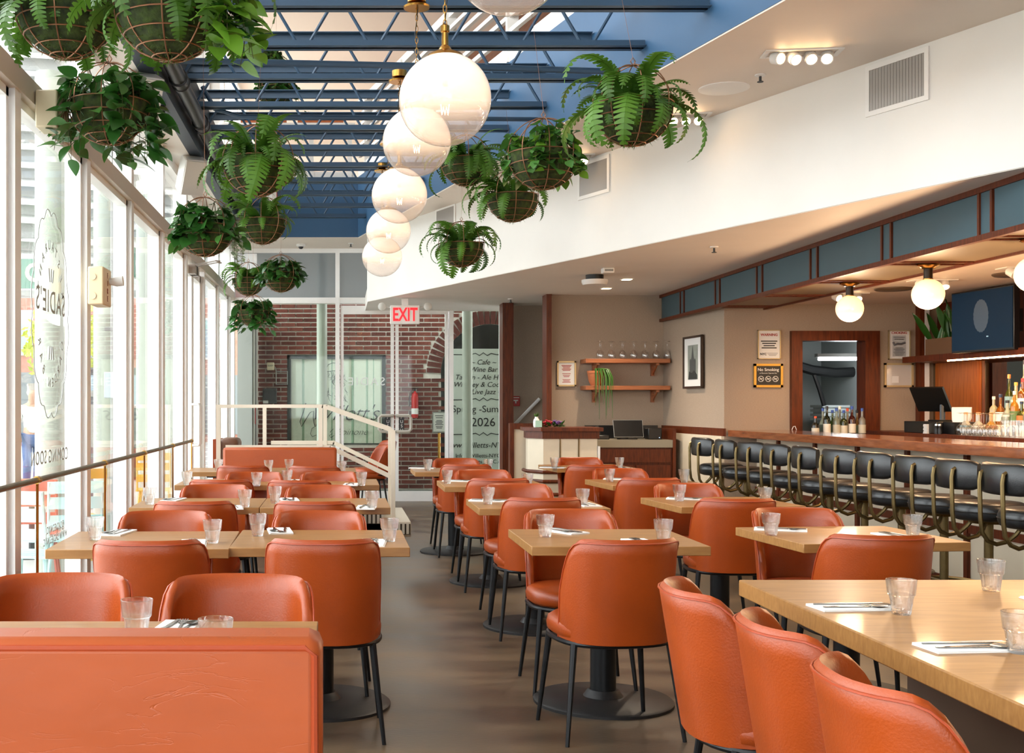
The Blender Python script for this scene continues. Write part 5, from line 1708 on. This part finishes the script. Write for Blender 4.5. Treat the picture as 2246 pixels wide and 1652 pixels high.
pendant(914, 311, 75, 'glass globe pendant, second whole one in the row')
pendant(876, 429, 61, 'glass globe pendant, third whole one in the row')
pendant(852, 507, 49, 'glass globe pendant, fourth whole one in the row')
pendant(838, 563, 44, 'glass globe pendant farthest from the camera')

# ------------------------------------------------------------------ hanging baskets
R = .2
RIB = MB().tube([(R * math.cos(a), 0, R * math.sin(a)) for a in [-PI / 2 + PI * i / 18 for i in range(19)]], .003, 5).mesh('wire_rib', M_COPPER)
RIBR = {}
for a in (0, -18, -36, -54, -72):
    rr_ = R * math.cos(math.radians(a))
    RIBR[a] = (MB().tube([(rr_ * math.cos(q), rr_ * math.sin(q), 0) for q in [2 * PI * i / 28 for i in range(28)]], .003, 5, closed=True).mesh('wire_ring', M_COPPER), R * math.sin(math.radians(a)))
rm = random.Random(11)
mv = MB()
prof = [(R * .96 * math.cos(math.radians(a)), R * .96 * math.sin(math.radians(a))) for a in range(-90, 1, 9)]
prof[0] = (.001, prof[0][1])
mv.lathe(prof + [(R * .7, .015), (.001, .02)], 28)
mv.v = [(x * (1 + rm.uniform(-.035, .035)), y * (1 + rm.uniform(-.035, .035)), z * (1 + rm.uniform(-.04, .05))) for x, y, z in mv.v]
MOSS = mv.mesh('moss_liner', M_MOSS, 60)
# a scruff of moss strands under the liner
ms = MB()
for k in range(260):
    a = rm.uniform(0, 2 * PI)
    el = math.radians(rm.uniform(-88, -30))
    p = Vector((R * math.cos(el) * math.cos(a), R * math.cos(el) * math.sin(a), R * math.sin(el)))
    q = p * rm.uniform(1.02, 1.09) + Vector((rm.uniform(-.02, .02), rm.uniform(-.02, .02), rm.uniform(-.01, .012)))
    w = Vector((rm.uniform(-1, 1), rm.uniform(-1, 1), rm.uniform(-1, 1))).normalized() * .0025
    ms.add([p * .96 - w, p * .96 + w, q], [(0, 1, 2)])
SCRUFF = ms.mesh('moss_strands', mat('moss_strand', '55682A', .9), None)


def frond_mesh(L, droop, width, n=20, m=None, curl=0.0):
    """fern frond: arching rib with paired leaflets, starts at the origin and leans towards +Y"""
    mb = MB()
    pts = []
    ang = math.radians(62)
    p = Vector((0, 0, 0))
    for i in range(n + 1):
        pts.append(p.copy())
        p = p + Vector((0, math.cos(ang), math.sin(ang))) * (L / n)
        ang -= math.radians(droop) / n * (0.5 + 1.0 * i / n)
    mb.tube(pts[::2], [.0028 * (1 - .8 * i / (n / 2)) for i in range(len(pts[::2]))], 3)
    for i in range(2, n + 1):
        t = (pts[i] - pts[i - 1]).normalized()
        up = Vector((1, 0, 0)).cross(t)
        w = width * math.sin(PI * min(1, (.12 + .9 * i / (n + .5)))) ** .6
        for s in (-1, 1):
            b = pts[i]
            tip = b + Vector((s * w, 0, 0)) + t * (L / n) * .5 - up * w * .18
            hw = L / n * .6
            mb.add([b - t * hw, tip - t * hw * .3, tip + t * hw * .4, b + t * hw], [(0, 1, 2, 3)])
            mid = b + Vector((s * w * .55, 0, 0))
    return mb.mesh('frond', m or M_FERN, None)


FR = [frond_mesh(.36, 150, .046), frond_mesh(.44, 185, .05), frond_mesh(.3, 110, .04), frond_mesh(.38, 210, .046)]


def leaf_mesh(L, W, m, heart=.0):
    mb = MB()
    n = 6
    for i in range(n + 1):
        q = i / n
        w = W * (math.sin(PI * q ** .75) ** .85 if 0 < q < 1 else 0)
        z = -.25 * L * q * q
        mb.v += [(-w, L * q - heart * W * (i == 1), z + w * .22), (0, L * q, z), (w, L * q - heart * W * (i == 1), z + w * .22)]
    for i in range(n):
        for k in (0, 1):
            mb.f.append((i * 3 + k, i * 3 + k + 1, i * 3 + k + 4, i * 3 + k + 3))
    mb.tube([(0, -L * .45, .0), (0, 0, 0)], .0016, 3)
    return mb.mesh('leaf', m, 60)


LV_ = {'deep': [leaf_mesh(.085, .026, M_LEAF), leaf_mesh(.1, .03, M_LEAF), leaf_mesh(.075, .028, M_IVY)],
       'bright': [leaf_mesh(.115, .042, M_LEAFL), leaf_mesh(.1, .038, M_LEAFL), leaf_mesh(.09, .03, M_LEAF)],
       'heart': [leaf_mesh(.085, .036, M_LEAF, .3), leaf_mesh(.075, .033, M_IVY, .3), leaf_mesh(.07, .03, M_LEAF, .3)],
       'ivy': [leaf_mesh(.055, .026, M_IVY, .2), leaf_mesh(.05, .022, M_LEAFL, .2), leaf_mesh(.06, .026, M_IVY, .2)],
       'silver': [leaf_mesh(.035, .013, M_SILVER), leaf_mesh(.03, .012, M_SILVER)]}


def vines(t, rg, kind, n, spread, hang, side=None, per=7, big=1.0):
    """trailing stems with leaves"""
    for k in range(n):
        a = rg.uniform(0, 2 * PI) if side is None else side + rg.uniform(-.6, .6)
        L = rg.uniform(.5, 1.0)
        e = Vector((math.cos(a), math.sin(a), 0))
        s0 = e * rg.uniform(.02, .1) + Vector((0, 0, .02))
        r1 = spread * rg.uniform(.75, 1.15)
        pts = [s0, s0 + e * r1 * .35 + Vector((0, 0, rg.uniform(.05, .13))), e * r1 * .9 + Vector((0, 0, rg.uniform(.0, .1))), e * r1 * 1.08 + Vector((0, 0, -hang * L * .5)), e * r1 * rg.uniform(1.0, 1.15) + Vector((0, 0, -hang * L))]
        MB().tube(pts, [.003, .003, .0025, .002, .0012], 4).obj('stem', M_STEM, t)
        for q in range(per):
            u = (q + rg.uniform(.3, .9)) / per * (len(pts) - 1)
            i = min(int(u), len(pts) - 2)
            p = pts[i].lerp(pts[i + 1], u - i)
            link('leaf', rg.choice(LV_[kind]), t, p, (rg.uniform(-.9, .5), rg.uniform(-.6, .6), a - PI / 2 + rg.uniform(-1.3, 1.3)), scale=big * rg.uniform(.7, 1.15))


def basket(px, py, d, kind, label, seed, top=3.72, sc=1.0):
    c = P(px, py, d)
    rg = random.Random(seed)
    t = thing('hanging_basket', label, 'hanging plant', c, 0, group='wire globe baskets hanging from the roof')
    t.scale = (sc,) * 3
    for k in range(8):
        link('wire_rib', RIB, t, (0, 0, 0), (0, 0, k * PI / 4))
    for a, (me, z) in RIBR.items():
        link('wire_ring', me, t, (0, 0, z))
    ml = link('moss_liner', MOSS, t)
    ms_ = link('moss_strands', SCRUFF, ml)
    ms_['kind'] = 'stuff'
    MB().tube([(0, 0, R), (.012, 0, R + .02), (0, 0, R + .04), (-.012, 0, R + .02), (0, 0, R)], .003, 5).cyl((0, 0, R + .04), (0, (min(JD, key=lambda q: abs(q - c.y)) + .035 - c.y) / sc if top < 4 else 0, (top - c.z) / sc), .0009, 4).obj('hanger', M_COPPER, t)
    if kind.startswith('fern'):
        n = 54 if kind == 'fern' else 40
        for k in range(n):
            a = 2 * PI * k / n * 2.4 + rg.uniform(-.4, .4)
            tilt = rg.uniform(-.45, .95)
            link('frond', rg.choice(FR), t, (.06 * math.sin(-a) * 1, .06 * math.cos(a), .0), (-tilt, rg.uniform(-.3, .3), a), scale=rg.uniform(.6, 1.25))
        if kind == 'fern_bright':
            vines(t, rg, 'bright', 16, .25, .22, side=-.4, per=8)
    elif kind == 'leafy':
        vines(t, rg, 'deep', 36, .21, .27, per=8, big=1.25)
    elif kind == 'heart':
        vines(t, rg, 'heart', 26, .2, .13, per=7, big=1.2)
        vines(t, rg, 'silver', 9, .22, .3, side=-.2, per=16)
    elif kind == 'ivy':
        vines(t, rg, 'ivy', 38, .2, .14, per=9, big=1.2)
    elif kind == 'bushy':
        vines(t, rg, 'heart', 30, .2, .1, per=7, big=1.15)
    return t


basket(145, 16, 4.64, 'fern', 'fern basket at the top left corner of the picture', 1)
basket(372, 10, 4.25, 'fern_bright', 'fern and bright broad leaved basket at the top edge, beside the corner one', 2)
basket(240, 228, 5.8, 'leafy', 'glossy leafy basket below the top left corner baskets', 3)
basket(566, 352, 6.67, 'fern', 'fern basket in front of the joists on the window side', 4)
basket(450, 498, 8.0, 'heart', 'heart leaved basket with silvery trailing sprigs by the transom', 5)
basket(576, 484, 10.0, 'fern_small', 'dark fern basket just below the window side fern', 6)
basket(545, 612, 14.2, 'fern_small', 'small far fern basket beside the back glass', 7)
basket(616, 600, 12.7, 'bushy', 'small far bushy leaved basket against the grey glass', 8)
basket(555, 682, 15.0, 'leafy', 'lowest far leafy basket in front of the brick wall', 9)
basket(1388, 232, 5.9, 'fern', 'large fern basket in front of the white bulkhead', 10)
basket(1192, 338, 6.67, 'ivy', 'ivy basket left of the middle air vent', 12)
basket(1022, 352, 9.3, 'fern', 'fern basket half hidden behind the globe pendants', 13)
basket(1124, 430, 9.1, 'fern_small', 'fern basket hanging right below the ivy basket', 14)
basket(1012, 536, 10.4, 'fern_small', 'lowest fern basket in front of the white bulkhead', 15)
basket(565, 118, 11.5, 'ivy', 'ivy basket hanging in the upper storey above the joists', 16, top=6.6)
basket(606, 196, 12.6, 'bushy', 'leafy basket partly hidden behind the joists in the upper storey', 17, top=6.6)
for k in range(2):
    t = thing('upper_planter', ('long planter on the upper storey rail nearer the windows', 'long planter on the upper storey rail nearer the lamps')[k], 'planter', (-1.0 + .75 * k, 15.6, 4.98))
    box('trough', M_TERRA, -.3, -.08, 0, .3, .08, .14, t)
    for q in range(26):
        link('leaf', random.choice(LV_['deep']), t, (random.uniform(-.28, .28), random.uniform(-.06, .06), .14), (random.uniform(-.2, 1.2), random.uniform(-.5, .5), random.uniform(0, 6.3)))

# ------------------------------------------------------------------ the street outside
for k, (px, d) in enumerate(((109, 10.2), (231, 12.6), (320, 15.2), (380, 18.2))):
    x = XP(px, d)
    o = MB().cyl((x, d, -.14), (x, d, 4.2), .125, 24).obj('column_%d' % (k + 1), COLM, smooth=40)
    struct(o, 'round pale column outside the %s window' % ('nearest', 'second', 'third', 'fourth')[k])
WS = mat('white_louvre', 'D2D2CE', .6)
ROOFM = mat('canopy_grey', 'C9CCCB', .6)
t = thing('louvred_building', 'white building with slanted louvre rows seen through the nearest windows', 'building', (-5.6, 22, 0))
box('wall', WS, -3.5, .3, 3.6, 3.4, 3.0, 9.5, t)
lm = MB().box(-3.6, -.12, 0, 3.5, .3, .07, Matrix.Rotation(.06, 4, 'Y')).mesh('louvre', WS, None)
for k in range(17):
    link('louvre', lm, t, (0, 0, 3.7 + k * .34), (.35, 0, 0))
box('fascia', ROOFM, -3.6, -.2, 3.35, 3.5, .4, 3.65, t)
# green fascia sign with cream letters
GS_ = mat('sign_green', '2F6B57', .5)
CRM = mat('cream_letter', 'EFE3B4', .5)
t = thing('green_shop_sign', 'dark green street sign with cream letters outside the windows', 'sign', (-4.4, 19.2, 0))
for x0, x1, px, py, ch in ((-.75, -.15, 74, 600, 'C'), (-.1, .5, 160, 560, 'N'), (-.1, .5, 160, 645, 'A'), (.55, 1.1, 262, 575, 'V')):
    z = HC - (py - PY) * 19.2 / F
    box('board', GS_, XP(px, 19.2) + 4.4 - .25, 0, z - .24, XP(px, 19.2) + 4.4 + .25, .06, z + .24, t)
    text('letter', ch, .42, CRM, t, (XP(px, 19.2) + 4.4, -.01, z), offset=.01)
MB().box(-.9, .08, 3.1, 1.3, .14, 3.2).box(-.9, .08, 4.05, 1.3, .14, 4.15).cyl((-.9, .1, -.14), (-.9, .1, 4.1), .05, 10).cyl((1.3, .1, -.14), (1.3, .1, 4.1), .05, 10).obj('sign_frame', M_GREY, t)
# buildings across the street
PBR = mat('pale_red_brick_facade', 'B07A6C', .85, hex2='9C6656', var=.1, scale=8)
WGL = mat('street_window_glass', '8FA3AE', .15)
def building(x, y, w, dp, h, m, label, nx, nz):
    t = thing('street_building', label, 'building', (x, y, -.14))
    box('wall', m, -w / 2, 0, 0, w / 2, dp, h, t)
    box('shop_front', mat('shop_front_grey', '6E7274', .5), -w / 2 + .3, -.06, .3, w / 2 - .3, 0, 2.6, t)
    box('cornice', WS, -w / 2 - .15, -.2, h, w / 2 + .15, .2, h + .25, t)
    for i in range(nx):
        for j in range(nz):
            cx = -w / 2 + (i + .5) * w / nx
            z = 3.2 + j * 2.6
            f = box('window', WS, cx - .55, -.08, z, cx + .55, .02, z + 1.6, t)
            box('pane', WGL, cx - .47, -.1, z + .08, cx + .47, -.08, z + 1.52, f)
building(-15, 42, 9, 8, 14, PBR, 'pale red brick building with white windows across the street', 5, 4)
building(-6.2, 46, 8, 8, 12, PBR, 'brick building with wide windows farther down the street', 4, 3)
building(-25, 36, 9, 8, 13, mat('pale_stone', 'CFCFCB', .8), 'pale stone building at the far left of the street', 5, 4)
def tree(x, y, label, h=4.2):
    t = thing('street_tree', label, 'tree', (x, y, -.14))
    MB().tube([(0, 0, 0), (.05, 0, h * .45), (.0, .1, h * .7)], [.1, .08, .04], 8).obj('trunk', mat('bark', '6E6254', .9), t)
    rg = random.Random(int(x * 10))
    cr = MB()
    for k in range(900):
        a, b = rg.uniform(0, 2 * PI), rg.uniform(-1, 1)
        r = rg.uniform(.5, 1.0) ** .5
        q = math.sqrt(1 - b * b)
        p = Vector((q * math.cos(a) * r * 1.1, q * math.sin(a) * r * 1.1, h * .72 + b * r * 1.3))
        u = Vector((rg.uniform(-1, 1), rg.uniform(-1, 1), rg.uniform(-1, 1))).normalized() * .11
        w = u.orthogonal().normalized() * .06
        cr.add([p - u, p + w, p + u, p - w], [(0, 1, 2, 3)])
    c = cr.obj('crown', leaf_mat('street_leaf', 'B9BE4E', '8E9A38', tl=.4), t, smooth=None)
    c['kind'] = 'stuff'
tree(-6.9, 30, 'yellow green street tree behind the nearest column')
# parked van and street furniture
t = thing('dark_delivery_van', 'dark grey van with white lettering parked outside', 'van', (XP(262, 24), 24, -.14))
MB().prism([(-1.0, -.9), (.9, -.9), (.9, .9), (-1.0, .9)], .45, 2.2).obj('body', mat('van_grey', '45484C', .35), t, smooth=None, bevel=.08)
text('lettering', 'lts', .5, M_PLW, t, (-.1, -.905, 1.0))
wh = MB().lathe([(.32, -.1), (.34, -.08), (.34, .08), (.32, .1)], 20).mesh('wheel', M_BLACK)
for x in (-.6, .55): link('wheel', wh, t, (x, -.8, .34), (PI / 2, 0, 0))
box('window', WGL, -.9, -.92, 1.45, .8, -.9, 2.05, t)
t = thing('dark_planter_fence', 'dark slatted planter fence on the pavement', 'fence', (XP(158, 17), 17, -.14))
for k in range(5):
    box('slat', mat('fence_grey', '55585C', .5), -.35 + k * .15, 0, .1, -.22 + k * .15, .03, 1.6, t)
box('top_rail', M_GREY, -.36, -.01, 1.6, .4, .05, 1.68, t)
box('foot', M_GREY, -.36, -.2, 0, .4, .2, .1, t)


def patio_chair(x, y, rz, m, label):
    t = thing('patio_chair', label, 'chair', (x, y, -.14), rz)
    for sx in (-.2, .2):
        for sy in (-.2, .2):
            MB().tube([(sx * .85, sy * .85, .44), (sx * 1.1, sy * 1.15, 0)], .014, 6).obj('leg', m, t)
        MB().tube([(sx, -.2, .44), (sx, -.28, .9)], .013, 6).obj('back_post', m, t)
    for k in range(5):
        box('seat_slat', m, -.22, -.21 + k * .086, .44, .22, -.14 + k * .086, .455, t)
    for z in (.6, .74, .86):
        MB().box(-.21, -.012, -.045, .21, .012, .045, Matrix.Translation((0, -.2 - (z - .44) * .174, z))).obj('back_slat', m, t, smooth=None)
CY, CT, CR_ = mat('yellow_enamel', 'DDB045', .4), mat('turquoise_enamel', 'B4D6D2', .4), mat('red_enamel', 'B5614E', .4)
for px, py, d, m, l, r in ((160, 1100, 9.3, CT, 'turquoise patio chair beside the nearest column', .3), (72, 1150, 8.3, CT, 'turquoise patio chair beside the nearest mullion', -.2), (166, 1080, 11.0, CY, 'yellow patio chair behind the turquoise one', .5),
                           (70, 1060, 9.5, CR_, 'red patio chair outside beside the nearest mullion', .2), (340, 1060, 14.5, CY, 'yellow patio chair outside the third window', .1)):
    patio_chair(XP(px, d), d, r, m, l)
t = thing('patio_table', 'brown slatted patio table outside the nearest window', 'table', (XP(70, 11.6), 11.6, -.14))
for k in range(5):
    box('slat', mat('patio_wood', '8A6A4E', .6), -.35, -.3 + k * .125, .72, .35, -.19 + k * .125, .745, t)
MB().cyl((0, 0, 0), (0, 0, .72), .03, 10).lathe([(.25, 0), (.25, .02), (.03, .04)], 20).obj('pedestal', M_DGREY, t)

# person walking past outside
pt_ = thing('person', 'person in a white shirt and blue jeans walking outside the windows', 'person', (XP(71, 20), 20.0, -.14), .4)
def skin(name, pts, edges, rad, m, root=0):
    me = bpy.data.meshes.new(name)
    me.from_pydata(pts, edges, [])
    o = link(name, me, pt_)
    o.modifiers.new('skin', 'SKIN')
    for i, r in enumerate(rad):
        me.skin_vertices[0].data[i].radius = (r, r)
    me.skin_vertices[0].data[root].use_root = True
    ss = o.modifiers.new('sub', 'SUBSURF')
    ss.levels = ss.render_levels = 2
    me.materials.append(m)
    return o
SKN = mat('skin', 'C79A80', .5)
body = [(0, 0, .95), (0, 0, 1.15), (0, .02, 1.38), (0, .02, 1.5), (0, -.02, 1.62), (0, -.03, 1.74),
        (-.19, .02, 1.42), (-.25, .05, 1.15), (-.22, -.08, .92), (-.21, -.12, .84), (.19, .02, 1.42), (.25, -.02, 1.15), (.24, -.16, .95), (.23, -.2, .88),
        (-.09, 0, .9), (-.1, -.12, .5), (-.1, .0, .08), (-.1, -.14, .03), (.09, 0, .9), (.1, .06, .5), (.1, .26, .12), (.1, .16, .04)]
ed = [(0, 1), (1, 2), (2, 3), (3, 4), (4, 5), (2, 6), (6, 7), (7, 8), (8, 9), (2, 10), (10, 11), (11, 12), (12, 13), (0, 14), (14, 15), (15, 16), (16, 17), (0, 18), (18, 19), (19, 20), (20, 21)]
ra = [.14, .13, .15, .055, .085, .075, .06, .048, .035, .03, .06, .048, .035, .03, .09, .065, .045, .04, .09, .065, .045, .04]
skin('body', body, ed, ra, SKN)
skin('shirt', [body[i] for i in (0, 1, 2, 6, 7, 10, 11)], [(0, 1), (1, 2), (2, 3), (3, 4), (2, 5), (5, 6)], [.155, .15, .17, .075, .065, .075, .065], mat('white_shirt', 'EDEDEA', .8))
skin('jeans', [body[i] for i in (0, 14, 15, 16, 18, 19, 20)], [(0, 1), (1, 2), (2, 3), (0, 4), (4, 5), (5, 6)], [.15, .105, .078, .06, .105, .078, .06], mat('blue_denim', '4A5F8A', .8))
skin('hair', [(0, 0, 1.74), (0, .02, 1.68), (0, .01, 1.8)], [(0, 1), (0, 2)], [.085, .075, .06], mat('grey_hair', 'B8B0A6', .8))

# ------------------------------------------------------------------ lamps that light the room
def point(name, loc, w, col, r=.08):
    l = bpy.data.lights.new(name, 'POINT')
    l.energy = w
    l.color = col
    l.shadow_soft_size = r
    o = bpy.data.objects.new(name, l)
    COL.objects.link(o)
    o.location = loc
def spot(name, loc, to, w, col, ang=1.2, blend=.8, r=.04):
    l = bpy.data.lights.new(name, 'SPOT')
    l.energy = w
    l.color = col
    l.spot_size = ang
    l.spot_blend = blend
    l.shadow_soft_size = r
    o = bpy.data.objects.new(name, l)
    COL.objects.link(o)
    o.location = loc
    o.rotation_euler = (Vector(to) - Vector(loc)).to_track_quat('-Z', 'Y').to_euler()
WARM = (1, .66, .38)
for k, d in enumerate((9.6, 8.32, 7.05, 5.78)):
    point('canopy_globe_lamp', (4.13, d, 1.93), 18, WARM, .1)
for x, y, tx, ty in ((2.83, 7.2, 1.7, 5.6), (2.53, 8.8, 1.6, 7.6), (1.98, 10.2, 1.3, 9.2)):
    spot('ceiling_spot_lamp', (x, y, ZC - .09), (tx, ty, .75), 60, (1, .82, .62), 1.25)
spot('bar_spot_lamp', (4.75, 11.0, 2.3), (4.9, 11.9, 1.2), 30, WARM, 1.6)
spot('bar_spot_lamp', (5.2, 8.95, 2.3), (5.4, 9.6, 1.1), 60, WARM, 1.6)
for k, (px, py) in enumerate(((1375, 612), (1330, 632))):
    d = (ZL - HC) * F / (PY - py)
    spot('downlight_lamp', (XP(px, d), d, ZL - .02), (XP(px, d), d, 0), 60, (1, .8, .6), 2.0)
point('kitchen_strip_lamp', (XP(1862, 14.2), 14.2, 1.82), 22, (.93, .97, 1), .2)
point('vestibule_lamp', (1.0, 17.5, 2.8), 20, (.95, .97, 1), .3)
